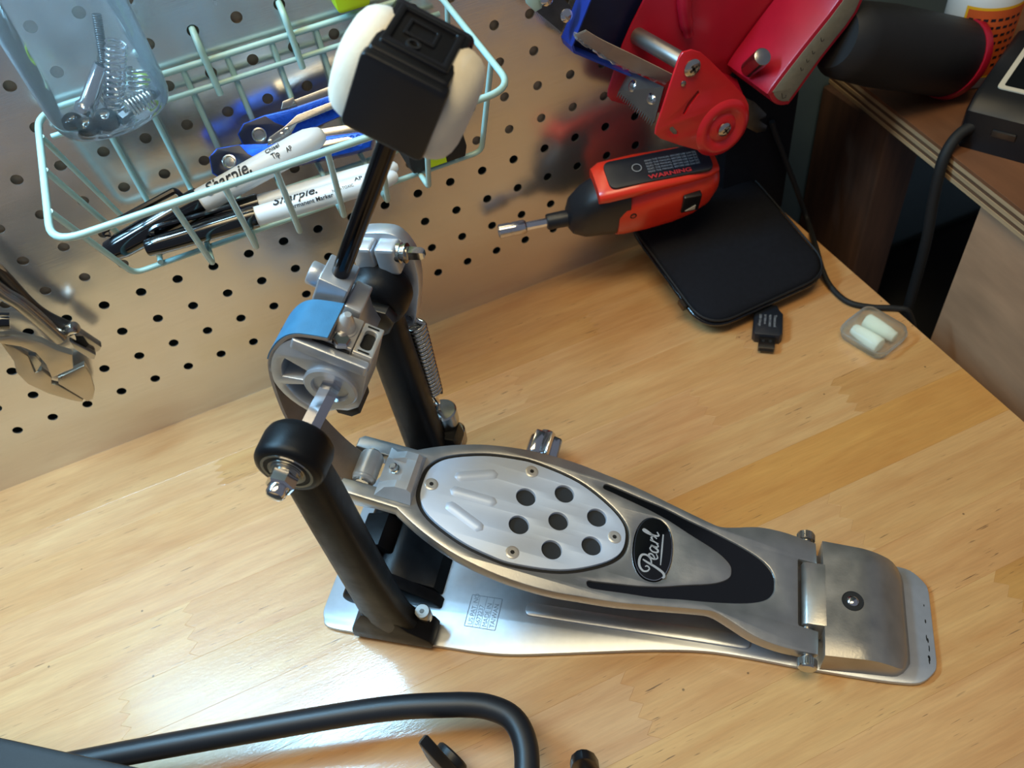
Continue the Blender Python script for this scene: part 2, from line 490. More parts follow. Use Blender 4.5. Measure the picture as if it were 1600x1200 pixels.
# ------------------------------------------------------------------ workbench of glued staves
bench = thing('workbench', 'lacquered light butcher-block workbench top under the silver drum pedal', 'workbench', (60, -250, -40))
rows = [0, -54, -80.5, -122, -164, -206, -241, -284, -330, -372, -414, -456, -498, -540]
joints = [[170], [18, 330], [-170, 250], [120, 420], [-20, 360], [-66, 452], [178], [-120, 390], [215, 500], [-30, 440], [150], [-60, 330], [200]]
def zig(x, y0, y1, rng):
    """finger-jointed end of a stave"""
    n_ = 8; pts = []
    for i in range(n_+1):
        t = i/n_
        pts.append((x+(-3.2 if i % 2 else 3.2), y0+(y1-y0)*t))
    return pts
random.seed(4)
# own stave tones, left pieces also paled to paint in cool light: (row, piece) -> paler (+) or browner (-)
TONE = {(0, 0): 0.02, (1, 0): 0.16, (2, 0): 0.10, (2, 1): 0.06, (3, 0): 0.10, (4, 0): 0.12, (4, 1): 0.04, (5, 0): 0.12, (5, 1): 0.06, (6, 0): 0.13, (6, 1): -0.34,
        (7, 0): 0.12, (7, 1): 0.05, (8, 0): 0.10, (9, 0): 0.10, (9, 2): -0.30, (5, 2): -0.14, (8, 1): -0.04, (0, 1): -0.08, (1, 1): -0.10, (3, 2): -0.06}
for i in range(len(rows)-1):
    yb, yt = rows[i+1], rows[i]
    xs = [-420]+joints[i]+[538]
    for j in range(len(xs)-1):
        left = [(xs[j], yb), (xs[j], yt)] if j == 0 else zig(xs[j], yb, yt, random)
        right = [(xs[j+1], yb), (xs[j+1], yt)] if j == len(xs)-2 else zig(xs[j+1], yb, yt, random)
        loop = right+list(reversed(left))
        sv = G().slab(XY, loop, (), 0.0, -38.0, 0.14).build('stave', WOOD, bench, 20)
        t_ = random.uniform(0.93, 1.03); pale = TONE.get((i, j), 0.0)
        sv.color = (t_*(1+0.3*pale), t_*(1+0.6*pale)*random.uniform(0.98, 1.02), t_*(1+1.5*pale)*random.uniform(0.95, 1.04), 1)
G().box(-400, 520, -520, -20, -60, -38).build('underframe', 'brown_wood', bench)
for lx in (-390, 450):
    for ly in (-515, -95):
        G().box(lx, lx+80, ly, ly+80, -900, -60).build('leg', 'brown_wood', bench)

# ------------------------------------------------------------------ bass drum pedal
TH = math.radians(-35.5)
PO = Vector((91.6, -174.7, 0))
ped = thing('bass_drum_pedal', 'silver and black bass drum pedal with perforated footboard and raised beater', 'drum pedal', PO, None, TH, local=True)
FA, FN = 0.308, 0.951
def FB(x, y, h): return Vector((x+h*FA, y, 92-0.324*(x-77.3)+h*FN))
XZ = lambda y: (lambda x, z, h: Vector((x, y+h, z)))

# base plate ---------------------------------------------------------
half = [(2, 52), (7, 57.6), (28, 58.5), (62, 58.4), (90, 58.2), (107, 57.8), (126, 56), (152, 51), (182, 44.8), (207, 39.8), (236, 35.6), (262, 35.2), (290, 36.3), (320, 36.7), (340, 36.2), (352, 34.2), (359.5, 27)]
out = [(0, -15), (0, -42), (0.3, -48)]+[(x, -y) for x, y in half]+[(361.1, -22), (361.3, -16), (361.3, 0), (361.3, 16), (361.1, 22)]+[(x, y) for x, y in reversed(half)]+[(0.3, 48), (0, 42), (0, 15)]
out = [(p.x, p.y) for p in spl([V(x, y, 0) for x, y in out], 4, True)]
bp = G().slab(XY, out, (), 4.0, 1.4, 0.7).build('base_plate', 'silver_paint', ped)
G().slab(XY, [(3.0+x*0.984, y*0.955) for x, y in out], (), 1.4, 0.05).build('rubber_mat', 'rubber', ped)
# long stiffening ribs pressed into the plate
for sy in (-1, 1):
    G().slab(XY, rrect(128, 262, sy*26.5-4.5, sy*26.5+4.5, 4.4), (), 5.6, 3.6, 1.4).build('rib', 'silver_paint', bp)
# stamped words: read towards the wall side, lines stack towards the heel
st = G()
for i, tx in enumerate(('US PAT. NO', '5672237', 'MADE IN', 'TAIWAN')):
    letters(st, tx, 4.2, lambda u, v, h, i=i: Vector((97.6+i*4.6-v, -42+u, h)), 4.06, spacing=0.92)
fr = rrect(92.8, 112.8, -43.4, -22.2, 0.6, 2)
st.slab(XY, fr, [offset(fr, 0.45) if sarea(fr) > 0 else fr], 4.15, 3.9)
for i in range(3): st.box(98.1+i*4.6, 98.3+i*4.6, -43.2, -22.4, 3.9, 4.12)
st.build('stamped_lettering', M('stamp_shadow', (136, 142, 150), 0.5, 0.5), bp)
# paint chips on heel edge
ch = G()
random.seed(8)
for q in range(9):
    yy = random.uniform(-22, 16); ch.slab(XY, circ(357.6+random.uniform(-.5, .5), yy, random.uniform(.25, .6), 7, random.uniform(.7, 2.0)), (), 4.05, 3.9)
ch.build('paint_chip', 'rubber', bp)

# heel plate and hinge ------------------------------------------------
def heel_z(x):
    if x < 318: return 25.0-(x-288)*0.03
    t = min(1, (x-318)/29.0); return 24.1-15.0*t**2.0
hx = [299.5+i*(346-299.5)/16 for i in range(17)]
def heel_half(x):
    if x > 338: return 33-6.5*((x-338)/8.0)**2
    return 35.5-(x-299)*0.06
hg = G(); vs = []; fs = []
NY = 13
for x in hx:
    hw = heel_half(x)
    for j in range(NY):
        t = -1+2*j/(NY-1); y = hw*t
        z = heel_z(x)-(1.5*max(0, (abs(t)-0.90)/0.10)**2)
        vs.append((x, y, z))
    vs += [(x, hw+0.3, 4.6), (x, -hw-0.3, 4.6)]
W_ = NY+2
for i in range(len(hx)-1):
    a, b = i*W_, (i+1)*W_
    for j in range(NY-1): fs.append((a+j, b+j, b+j+1, a+j+1))
    fs += [(a+NY-1, b+NY-1, b+NY, a+NY), (a+NY, b+NY, b+NY+1, a+NY+1), (a+NY+1, b+NY+1, b, a)]
fs += [tuple(range(NY))+(NY, NY+1), tuple(len(vs)-W_+k for k in range(NY))+(len(vs)-2, len(vs)-1)]
hg.add(vs, fs)
heel = hg.build('heel_plate', 'worn_alu', ped, 50)
# tongue of the heel plate that reaches into the footboard
tg = G()
prof = [(287.8, 16), (287.2, 20), (288.2, 23.4), (290.5, 25), (300.5, 24.7), (300.5, 6), (292, 6)]
tg.slab(XZ(0), prof, (), 19.3, -19.3, 0.6, 0.6)
tg.build('hinge_tongue', 'worn_alu', heel)
sc = G().lathe((314.8, -1.6, heel_z(314)-0.4), (0.05, 0, 1), [(0, 6.0), (0.75, 5.9), (0.75, 5.7), (0.5, 5.5)], 28)
sc.build('screw_recess', 'rubber', heel)
G().lathe((314.8, -1.6, heel_z(314)-0.2), (0.05, 0, 1), [(0, 3.3), (0.8, 3.2), (1.5, 2.4), (1.9, 1.2)], 20).build('heel_screw', 'chrome', heel)
G().cyl((291, -37.5, 17.8), (291, 37.5, 17.8), 3.4, 18).build('hinge_pin', 'steel', ped)
for sy in (-1, 1):
    k = G().lathe((291, sy*36.6, 17.8), (0, sy, 0), [(0, 4.2), (0.5, 5.0), (5.4, 5.0), (6.0, 4.3)], 30)
    kb = k.build('hinge_bolt', 'nickel', ped)
    kn = G()
    for i in range(26):
        t = 2*math.pi*i/26
        c = Vector((291+math.cos(t)*5.0, sy*37.4, 17.8+math.sin(t)*5.0))
        kn.cyl(c, c+Vector((0, sy*3.8, 0)), 0.34, 5)
    kn.build('knurl', 'nickel', kb)
    G().box(290.6, 291.4, sy*42.3-0.2, sy*42.3+0.45, 13.6, 22).build('slot', 'dark_steel', kb)

# footboard ------------------------------------------------------------
fh = [(64, 20.2), (73, 25.6), (85, 31.5), (102, 37.6), (126, 42), (151, 42.6), (169, 40.6), (189, 37.8), (211, 33), (232, 28.4), (240, 27.4), (248, 29.6), (262, 34.6), (276, 36.2), (290, 35.4)]
fh = [(p.x, p.y) for p in spl([V(x, y, 0) for x, y in fh], 4)]
right_end = [(296.5, 34.8), (297, 21.0), (286.2, 20.6), (285.8, 19.6), (285.8, -19.6), (286.2, -20.6), (297, -21.0), (296.5, -34.8)]
toe_top = [(50, 20), (34, 19.6), (31.5, 17), (31.5, 10.8), (50.5, 10.6)]
outl = [(x, -y) for x, y in fh]+[(x, -y) for x, y in right_end[:4]]
outl = [(x, -y) for x, y in fh]+list(reversed(right_end))+[(x, y) for x, y in reversed(fh)]+toe_top+[(x, -y) for x, y in reversed(toe_top)]
oval = [(70.9, 0), (72.6, 11.5), (81, 21.4), (100, 30.3), (118, 34.2), (132, 34.9), (156, 30.8), (175, 21.4), (186.4, 11.2), (189.3, 0)]
oval = oval+[(x, -y) for x, y in reversed(oval[1:-1])]
oval = [(p.x, p.y) for p in spl([V(x, y, 0) for x, y in oval], 5, True)]
vs_half_out = [(170.6, 31.6), (172.0, 33.6), (177, 33.4), (192, 31.0), (207, 28.8), (221, 25.4), (236, 22.2), (250, 18.6), (261, 14.8), (268.3, 10.4), (271.8, 5.0), (272.3, 0)]
vs_half_in = [(247.9, 0), (247.2, 3.6), (243.5, 7.4), (236, 11.6), (222, 16.8), (210, 21.6), (197, 25.2), (183, 28.0), (175, 29.6), (171.5, 30.2)]
vout = vs_half_out+[(x, -y) for x, y in reversed(vs_half_out[:-1])]+[(x, -y) for x, y in reversed(vs_half_in)]+vs_half_in[1:]
vout = [(p.x, p.y) for p in spl([V(x, y, 0) for x, y in vout], 3, True)]
badge_o = [(203+11.0*math.copysign(abs(math.cos(t))**0.86, math.cos(t))-0.0, 20.2*math.copysign(abs(math.sin(t))**0.92, math.sin(t))) for t in [2*math.pi*k/44 for k in range(44)]]
fbd = G().slab(FB, outl, [oval, vout, badge_o], 0.0, -8.6, 1.0, 0.6).build('footboard', 'cast_alu', ped, 30)
G().slab(FB, offset(oval, -0.4) if sarea(oval) > 0 else oval, (), -2.0, -8.0).build('gasket', 'rubber', fbd)
G().slab(FB, vout, (), -1.3, -8.0).build('slot_inlay', 'gloss_black', fbd)
holes = [(129.2, 9.3), (149.6, 18.6), (129.0, -9.3), (149.4, 0), (169.8, 9.3), (149.0, -18.6), (169.6, -9.3)]
hl = [circ(x, y, 5.55, 28, 5.75) for x, y in holes]
ov = oval if sarea(oval) > 0 else list(reversed(oval))
tp = G().slab(FB, offset(ov, 2.1), hl, 0.55, -1.9, 0.35).build('traction_plate', 'plate_alu', fbd, 30)
for x, y in holes:
    G().slab(FB, circ(x, y, 5.5, 24, 5.7), (), -1.95, -2.4).build('hole_mat', M('mat_grey', (34, 39, 45), 0.8) if 'mat_grey' not in MATS else 'mat_grey', tp)
for (x0, y0), (x1, y1) in (((88.2, 8.8), (111.2, 19.0)), ((87.8, 0), (114.8, 0)), ((88.2, -8.8), (111.2, -19.0))):
    rg = G(); d = Vector((x1-x0, y1-y0)).normalized(); nrm = Vector((-d.y, d.x)); L_ = math.hypot(x1-x0, y1-y0)
    vs = []; fs = []; NU, NV = 14, 9
    for i in range(NU+1):
        s_ = L_*i/NU
        e_ = min(s_, L_-s_); wv = 3.5*math.sqrt(max(0.0, 1-(max(0, 3.5-e_)/3.5)**2)) if e_ < 3.5 else 3.5
        for j in range(NV):
            t = -1+2*j/(NV-1)
            q = Vector((x0, y0))+d*s_+nrm*(t*wv)
            hh = 0.45+1.45*math.cos(t*math.pi/2)*min(1, wv/3.5)
            vs.append(FB(q.x, q.y, hh))
    for i in range(NU):
        for j in range(NV-1):
            fs.append((i*NV+j, i*NV+j+1, (i+1)*NV+j+1, (i+1)*NV+j))
    rg.add(vs, fs).build('grip_ridge', 'plate_alu', tp, 60)
for x, y in ((77.6, 0), (129, 27), (181, 0), (129, -27)):
    n_ = Vector((FA, 0, FN))
    s1 = G().lathe(FB(x, y, 0.3), n_, [(0, 3.9), (0.5, 3.85), (0.75, 3.4)], 24).build('plate_screw', 'zinc_bright', tp)
    G().lathe(FB(x, y, 1.02), n_, [(0, 2.9), (0.06, 2.85)], 24).build('screw_head', 'zinc_bright', s1)
    G().lathe(FB(x, y, 1.02), n_, [(0, 1.35), (0.12, 1.3)], 6).build('hex_socket', 'rubber', s1)
# badge and its script lettering
bd = G().slab(FB, offset(badge_o, 0.3), (), 0.6, -6.0, 0.5).build('badge', 'gloss_black', fbd)
rm = offset(badge_o, 0.3)
G().slab(FB, rm, [offset(rm, 0.45)], 0.62, -0.2, 0.0).build('badge_rim', 'chrome', bd)
def BF(u, v, h): return FB(203.4-v, u, h)
lt = G()
def stroke(pts, w=1.1, n=8):
    P = [(p.x, p.y) for p in spl([V(x, y, 0) for x, y in pts], n)]
    k = len(P); ws = [w*(0.45+0.55*math.sin(math.pi*min(1, (i+1.5)/(k+1)))) for i in range(k)]
    lt.ribbon(P, ws, BF, 0.62, 0.78)
# P: swash, bowl and tail below the line
stroke([(-16.6, -6.4), (-15.6, -7.2), (-13.4, -6.4), (-11.2, -2.0), (-9.6, 3.0), (-8.6, 5.4)], 1.5)
stroke([(-13.2, 1.0), (-15.0, 2.2), (-15.6, 4.4), (-13.4, 6.6), (-9.6, 7.2), (-6.2, 6.2), (-5.4, 3.6), (-7.0, 1.2), (-10.4, 0.2)], 1.3)
stroke([(-13.4, 1.0), (-12.4, 1.6), (-12.0, 2.8), (-12.8, 3.6)], 0.9)
# e a r l
stroke([(-6.8, -1.4), (-4.6, -0.2), (-3.8, 1.4), (-4.8, 2.4), (-6.2, 1.2), (-6.6, -1.0), (-5.2, -2.6), (-3.0, -1.6)], 1.0)
stroke([(1.2, 1.4), (-0.6, 2.2), (-2.2, 0.6), (-2.0, -1.8), (-0.4, -2.2), (1.2, 0.4), (1.6, 1.8), (1.2, -1.0), (2.2, -2.2), (3.6, -1.0)], 1.1)
stroke([(3.6, -2.2), (4.4, 0.8), (4.8, 2.2), (5.2, 1.6), (6.6, 2.2), (7.2, 1.4)], 1.2)
stroke([(6.6, -1.0), (9.2, 3.4), (10.4, 6.4), (9.6, 7.0), (8.6, 4.6), (8.2, 0.4), (9.0, -1.8), (11.0, -0.6)], 1.3)
lt.ribbon([(-9.2, -4.6), (0, -4.4), (10.6, -4.2)], [0.5, 0.9, 0.7], BF, 0.62, 0.78)
lt.build('badge_lettering', M('badge_silver', (188, 190, 194), 0.4, 0.4), bd)

# toe of the footboard: fork, roller, bridge and lock screw
br = G()
vs = []
prof = [(50.4, 0.2), (54.5, 4.2), (60.0, 8.0), (66.5, 8.2), (69.0, 6.0), (70.5, 0.2)]
lo = [FB(x, -13.6, h) for x, h in prof]; hi = [FB(x, 13.6, h) for x, h in prof]
lo2 = [FB(x, -10.5+(0 if h < 1 else 1.5), h) for x, h in prof]; hi2 = [FB(x, 10.5-(0 if h < 1 else 1.5), h) for x, h in prof]
N = len(prof)
def arch(y0, y1, yb0, yb1):
    a = [FB(x, y0 if h > 1 else yb0, h) for x, h in prof]; b = [FB(x, y1 if h > 1 else yb1, h) for x, h in prof]
    f_ = [tuple(range(N)), tuple(range(N, 2*N))]+[(i, (i+1) % N, N+(i+1) % N, N+i) for i in range(N)]
    br.add(a+b, f_)
arch(-12.2, -7.6, -16.5, -7.6); arch(7.6, 12.2, 7.6, 16.5)
pr2 = [(61.0, 0), (61.5, 7.4), (66.5, 8.2), (69, 6), (70.5, 0.2)]
a = [FB(x, -8, h) for x, h in pr2]; b = [FB(x, 8, h) for x, h in pr2]; n5 = len(pr2)
br.add(a+b, [tuple(range(n5)), tuple(range(n5, 2*n5))]+[(i, (i+1) % n5, n5+(i+1) % n5, n5+i) for i in range(n5)])
br.slab(FB, rrect(50.5, 62, -8, 8, 0.6), (), 2.6, -8)
br.build('toe_bridge', 'bare_alu', fbd, 30)
G().lathe(FB(56.5, 1.5, 2.4), Vector((FA-0.4, 0, FN)), [(0, 3.2), (0.8, 3.2), (1.0, 2.4), (3.6, 2.4), (4.2, 1.7)], 16).build('lock_screw', 'nickel', fbd)
rol = G()
c0 = FB(42, 0, -1.5)
rol.lathe(c0+Vector((0, -9.6, 0)), (0, 1, 0), [(0, 5.6), (0.8, 6.4), (2.0, 6.4), (2.3, 7.0), (16.9, 7.0), (17.2, 6.4), (18.4, 6.4), (19.2, 5.6)], 26)
rol.build('roller', 'zinc_bright', fbd)
for sy in (-1, 1):
    G().cyl(FB(42, sy*9.5, -1.5), FB(42, sy*10.9, -1.5), 4.2, 20).build('roller_washer', 'nickel', fbd)
    # deep cheek of the fork
    G().slab(lambda u, v, h, sy=sy: FB(u, sy*(15.2+h), v), [(32, -9.5), (34, -12), (44, -12.5), (58, -9), (62, -1), (60, -0.4), (36, -0.4), (31.8, -3)], (), 4.3, -4.3, 1.0, 1.0).build('fork_cheek', 'bare_alu', fbd)

# direct drive strap ----------------------------------------------------
sp = [(60, 222.3), (52, 223.4), (44, 223.4), (36, 219.0), (26.6, 208.5), (21.3, 196.5), (17.8, 177), (16.4, 156), (19.6, 134), (26, 116), (32.5, 103.5), (36.5, 96), (42, 93.5)]
sp = spl([V(x, 0, z) for x, z in sp], 6)
sg = G(); vs = []; fs = []
for i, p in enumerate(sp):
    t = (sp[min(i+1, len(sp)-1)]-sp[max(i-1, 0)]).normalized(); nn = Vector((t.z, 0, -t.x))*0.85
    for yy in (-12, 10):
        vs += [p+nn+Vector((0, yy, 0)), p-nn+Vector((0, yy, 0))]
for i in range(len(sp)-1):
    a, b = i*4, i*4+4
    fs += [(a, a+2, b+2, b), (a+1, b+1, b+3, a+3), (a, b, b+1, a+1), (a+2, a+3, b+3, b+2)]
fs += [(0, 1, 3, 2), (len(vs)-4, len(vs)-2, len(vs)-1, len(vs)-3)]
strap = sg.add(vs, fs).build('drive_strap', 'strap_grey', ped, 50)
bl = G(); vs = []; fs = []; K = 27
for i, p in enumerate(sp[:K]):
    t = (sp[min(i+1, len(sp)-1)]-sp[max(i-1, 0)]).normalized(); nn = Vector((-t.z, 0, t.x))
    if nn.z < -0.2 or (nn.x > 0.3): nn = -nn
    for yy in (-11.9, 9.9):
        vs += [p+nn*0.9+Vector((0, yy, 0)), p+nn*1.5+Vector((0, yy, 0))]
for i in range(K-1):
    a, b = i*4, i*4+4
    fs += [(a, a+2, b+2, b), (a+1, b+1, b+3, a+3), (a, b, b+1, a+1), (a+2, a+3, b+3, b+2)]
fs += [(0, 1, 3, 2), (len(vs)-4, len(vs)-2, len(vs)-1, len(vs)-3)]
bl.add(vs, fs).build('blue_layer', 'strap_blue', strap, 50)

# hex shaft, bearings and posts ------------------------------------------
SX, SZ = 51.5, 189.0
SHN, SHF = Vector((49.2, -66, 190.0)), Vector((54.0, 74, 188.4)); SHD = (SHF-SHN).normalized()
def SHP(y): return SHN+SHD*(y+66)
G().lathe(SHN, SHD, [(0, 5.2), (140, 5.2)], 6, 0.58).build('hex_shaft', 'chrome', ped, 20)
for sy in (-1, 1):
    y0, y1 = (-62.5, -43.0) if sy < 0 else (41.0, 63.0)
    R_ = 16.4 if sy < 0 else 17.6
    if sy < 0:
        pf = [(0, 10.5), (0, R_-3.0), (0.7, R_-1.3), (2.2, R_-0.3), (4, R_), (14, R_), (17.0, R_-0.8), (18.9, R_-2.4), (19.5, R_-5), (19.5, 5.5)]
    else:
        pf = [(0, 5.6), (0, R_-7.5), (1.2, R_-4.4), (4.6, R_-1.4), (9.5, R_), (18, R_), (21, R_-1.5), (22, R_-4), (22, 6)]
    hb = G().lathe(SHP(y0), (0, 1, 0), pf, 40).build('bearing_housing', 'black_paint', ped, 50)
    if sy < 0:
        G().lathe(SHP(y0+0.2), (0, -1, 0), [(-2, 12.2), (0.35, 12.2), (0.35, 10.9), (-0.6, 10.6), (-0.6, 9.0), (0.5, 8.8), (0.5, 6.0)], 36).build('ball_bearing', 'nickel', hb)
    # hollow-cast post below the bearing
    yc = -52.6 if sy < 0 else 53.0
    pg = G(); vs = []; fs = []
    levels = [(182, 11.0, 8.6, -0.8 if sy < 0 else 2.5), (160, 11.4, 9.4, 0), (130, 11.8, 9.6, 0), (90, 12.4, 9.4, 0.4), (50, 13.4, 9.0, 1.2), (26, 15.5, 8.6, 3.0), (10, 20, 8.2, 4.0)]
    NP = 20
    for z, hx_, hy_, sh in levels:
        for k in range(NP):
            t = 2*math.pi*k/NP; c_, s_ = math.cos(t), math.sin(t)
            e_ = 0.62
            vs.append((50.5+sh*0.6+hx_*math.copysign(abs(c_)**e_, c_), yc+hy_*math.copysign(abs(s_)**e_, s_), z))
    for i in range(len(levels)-1):
        for k in range(NP): fs.append((i*NP+k, i*NP+(k+1) % NP, (i+1)*NP+(k+1) % NP, (i+1)*NP+k))
    fs += [tuple(range(NP)), tuple(len(vs)-NP+k for k in range(NP))]
    pg.add(vs, fs).build('post', 'black_paint', ped, 50)
    # foot casting that grips the plate edge
    ft = G().slab(XZ(yc), [(26, 4.0), (27, 13), (33, 26), (40, 38), (58, 38), (66, 24), (77, 15), (79, 9), (77, 4.0)], (), 8.4, -8.4, 1.2, 1.2)
    ft.build('foot_casting', 'black_paint', ped, 40)
    cb_ = G().lathe((70.5, sy*45.5, 5), (0.06, sy*0.10, 1), [(0, 4.6), (9, 4.6), (9.4, 3.6), (10.4, 3.6), (10.8, 4.8), (12, 4.8), (12.4, 3.6), (13.4, 3.6), (13.8, 4.8), (21, 4.9), (22, 4.2)], 28)
    cbo = cb_.build('anchor_bolt', 'steel', ped)
    G().lathe((70.5+1.3, sy*(45.5+2.2), 26.9), (0.06, sy*0.10, 1), [(0, 1.4), (0.15, 1.2)], 10).build('dimple', 'dark_steel', cbo)
# nut on the near shaft end
nu = G().lathe(SHP(-63.0), (0, -1, 0), [(0, 7.6), (0.9, 7.6), (1.0, 6.0), (2.0, 6.0)], 28).build('shaft_washer', 'nickel', ped)
nt_ = G().lathe(SHP(-64.6), (0, -1, 0), [(0, 6.6), (5.6, 6.6), (6.4, 5.6)], 6, 0.35).build('shaft_nut', 'chrome', ped, 20)
G().lathe(SHP(-71), (0, -1, 0), [(0, 4.5), (3.4, 4.5), (4.6, 3.6), (5.0, 2.0)], 20).build('bolt_end', 'chrome', nt_)

# cross member and toe clamp -----------------------------------------------
G().cyl((26, -46, 24), (26, 48, 24), 7.0, 22, 1.2).build('cross_bar', 'black_paint', ped)
cc = G()
cc.slab(XZ(0), [(28, 4), (28, 17), (36, 23), (47, 23), (53, 18), (70, 13), (74, 4)], (), 26, -26, 1.5, 1.5)
cc.slab(XZ(0), [(18, 16), (18, 30), (33, 33), (40, 24), (40, 14)], (), 12, -12, 1.5, 1.5)
cc.build('toe_clamp', 'black_paint', ped)
for sy in (-1, 1):
    G().slab(XZ(sy*31), [(30, 4), (30, 26), (40, 32), (50, 26), (72, 12), (76, 4)], (), 4, -4, 1.2, 1.2).build('clamp_web', 'black_paint', ped)
ps = G().cyl((116, 46, 14), (120, 84, 20), 2.6, 14).build('clamp_screw', 'steel', ped)
kg = []
for k in range(36):
    t = 2*math.pi*k/36; r_ = 9.6+1.9*math.cos(6*t)
    kg.append((r_*math.cos(t), r_*math.sin(t)))
mk = frame((119, 76, 19.5), (0.1, 1, 0.16), (0, 0, 1))
kn = G().slab(lambda x, y, h: Vector((h, x, y)), kg, (), 17, 0, 1.8, 1.2)
kn.xf(mk).build('clamp_knob', 'chrome', ped, 40)
mk2 = G().lathe((0, 0, 0), (1, 0, 0), [(16.8, 6.6), (19.4, 5.4), (20.6, 2.5)], 20).xf(mk).build('knob_cap', 'chrome', ped)

# cam ---------------------------------------------------------------------
cam_pts = []
for k in range(15):
    t = math.radians(112+(238-112)*k/14); cam_pts.append((51.0+31.0*math.cos(t), 191.0+31.0*math.sin(t)))
cam_pts += [(48, 170.5), (54, 170.6), (60.5, 174), (64, 180), (73.6, 202.4), (71.5, 205.0), (41, 220.5)]
def sector(r0_, r1_, a0, a1):
    A = [math.radians(a0+(a1-a0)*k/8) for k in range(9)]
    return [(SX+r1_*math.cos(t), 190+r1_*math.sin(t)) for t in A]+[(SX+r0_*math.cos(t), 190+r0_*math.sin(t)) for t in reversed(A)]
win = [sector(13.5, 25.0, 138, 172), sector(14, 25.5, 186, 232)]
cm = G().slab(lambda x, z, h: Vector((x, -1-h, z)), cam_pts, win, 11, -11, 0.8, 0.8).build('cam', 'silver_paint', ped, 30)
G().lathe(SHP(-11.6), (0, -1, 0), [(-3, 13.5), (1.6, 13.5), (2.4, 12.6), (2.4, 9.4), (0.8, 8.8), (0.8, 5.4)], 36).build('cam_hub', 'silver_paint', cm)
TD, TN = Vector((0.888, 0, -0.46)), Vector((0.46, 0, 0.888)); T0 = Vector((40.6, 0, 220.0))
def CT(s_, y, h): return T0+TD*s_+TN*h+Vector((0, y, 0))
# raised lip along the near rim of the flat
G().slab(lambda x, y, h: CT(x, y, h), rrect(0.5, 37, -13.2, -8.6, 1.6), (), 2.6, -3.5, 0.8).build('cam_lip', 'silver_paint', cm)
cp_ = G().slab(CT, rrect(9, 27, -7.8, 10.5, 0.8), (), 5.4, 1.2, 0.5).build('strap_clamp', 'zinc_bright', cm)
for (s_, yy) in ((11.8, -4.6), (11.8, 1.4), (11.8, 7.2)):
    G().lathe(CT(s_, yy, 5.2), TN, [(0, 2.3), (0.5, 2.2), (0.55, 1.4)], 18).build('rivet', 'zinc_bright', cp_)
G().lathe(CT(19.6, 2.4, 5.2), TN, [(0, 6.2), (0.8, 6.2), (1.0, 5.2), (4.2, 4.4), (8.6, 2.6), (10.2, 1.6)], 24).build('clamp_cone', 'zinc_bright', cp_)
G().lathe(CT(21.0, -5.8, 4.8), TN, [(0, 4.3), (2.4, 4.3), (3.0, 3.5)], 6, 0.4).build('clamp_nut', 'chrome', cp_, 20)
sl_ = G().slab(CT, rrect(27.4, 37.2, -8.0, 10.5, 0.8), [rrect(29.4, 35.0, -4.5, 7.0, 2.4)], 4.8, -1.0, 0.6).build('slide_block', 'zinc_bright', cm)
G().slab(CT, rrect(29.2, 35.2, -4.7, 7.2, 2.4), (), 1.8, 0.4).build('slide_recess', 'rubber', sl_)
for yy in (8.6, -6.4): G().slab(CT, rrect(29.4, 35.0, yy-0.5, yy+0.5, 0.3), (), 4.95, 4.0).build('index_mark', 'dark_steel', sl_)
G().slab(CT, rrect(8.6, 26.4, -8.7, -7.9, 0.3), (), 3.6, -0.4).build('rubber_strip', 'rubber', cm)
# brush-like felt stop under the cam
G().slab(lambda x, z, h: Vector((x, -2+h, z)), [(46, 172), (60, 173), (59.5, 168), (54, 164.5), (47, 166.5)], (), 6, -9, 0.8, 0.8).build('felt_stop', 'matt_black', cm)

# beater holder ---------------------------------------------------------------
RD = Vector((0.510, 0, 0.860)); E1 = Vector((0.860, 0, -0.510)); SH = Vector((SX, 0, SZ))
def BH(e, r_, y): return SH+E1*e+RD*r_+Vector((0, y, 0))
BHs = lambda y: (lambda e, r_, h: BH(e, r_, y+h))
hd = G()
hd.slab(BHs(25), [(-25, -4), (-25, 22), (-3, 22), (2, 12), (8, 6), (8, -8), (4, -12), (-8, -12), (-20, -8)], (), 9.5, -11.5, 1.0, 1.0)
hd.build('beater_hub', 'silver_paint', ped, 30)
hu = G().slab(BHs(21), rrect(-25.2, -10.6, 22.6, 39.4, 0.8), (), 9.5, -8.0, 0.9, 0.9).build('rod_clamp', 'silver_paint', ped, 30)
G().slab(BHs(21), rrect(-10.0, -1.5, 20.0, 30.0, 1.2), (), 9.5, -8.6, 0.9, 0.9).build('clamp_jaw', 'bare_alu', ped, 30)
G().cyl(BH(-25, 33, 20), BH(-31, 33, 20), 5.8, 20, 1.0).build('clamp_bolt', 'silver_paint', ped)
G().slab(BHs(38), [(-6, -11), (-2, -14), (10, -12), (15, -4), (15, 6), (9, 10), (-6, 6)], (), 3.4, -3.4, 1.2, 1.2).build('angle_collar', 'dark_steel', ped)
# rod and beater
ROD0 = BH(-17.6, 22, 22); ROD1 = Vector((94.9+13.0, 22, 296.4+21.9))
G().cyl(ROD0, ROD1, 4.2, 20).build('beater_rod', M('black_chrome', (52, 50, 52), 0.16, 1.0, 0.1, 60), ped)
HC = Vector((112.8, 22, 327.4)); RR = Vector((38.2, 0, 64.4)).normalized(); EE = Vector((RR.z, 0, -RR.x))
def HH(e, b_, r_): return HC+EE*e+Vector((0, b_, 0))+RR*r_
core = G().slab(lambda e, b_, h: HH(e, b_, h), rrect(-14.6, 14.6, -19, 14, 2.5), (), 18.5, -15, 1.6, 1.6)
core_o = core.build('beater_core', 'black_plastic', ped, 35)
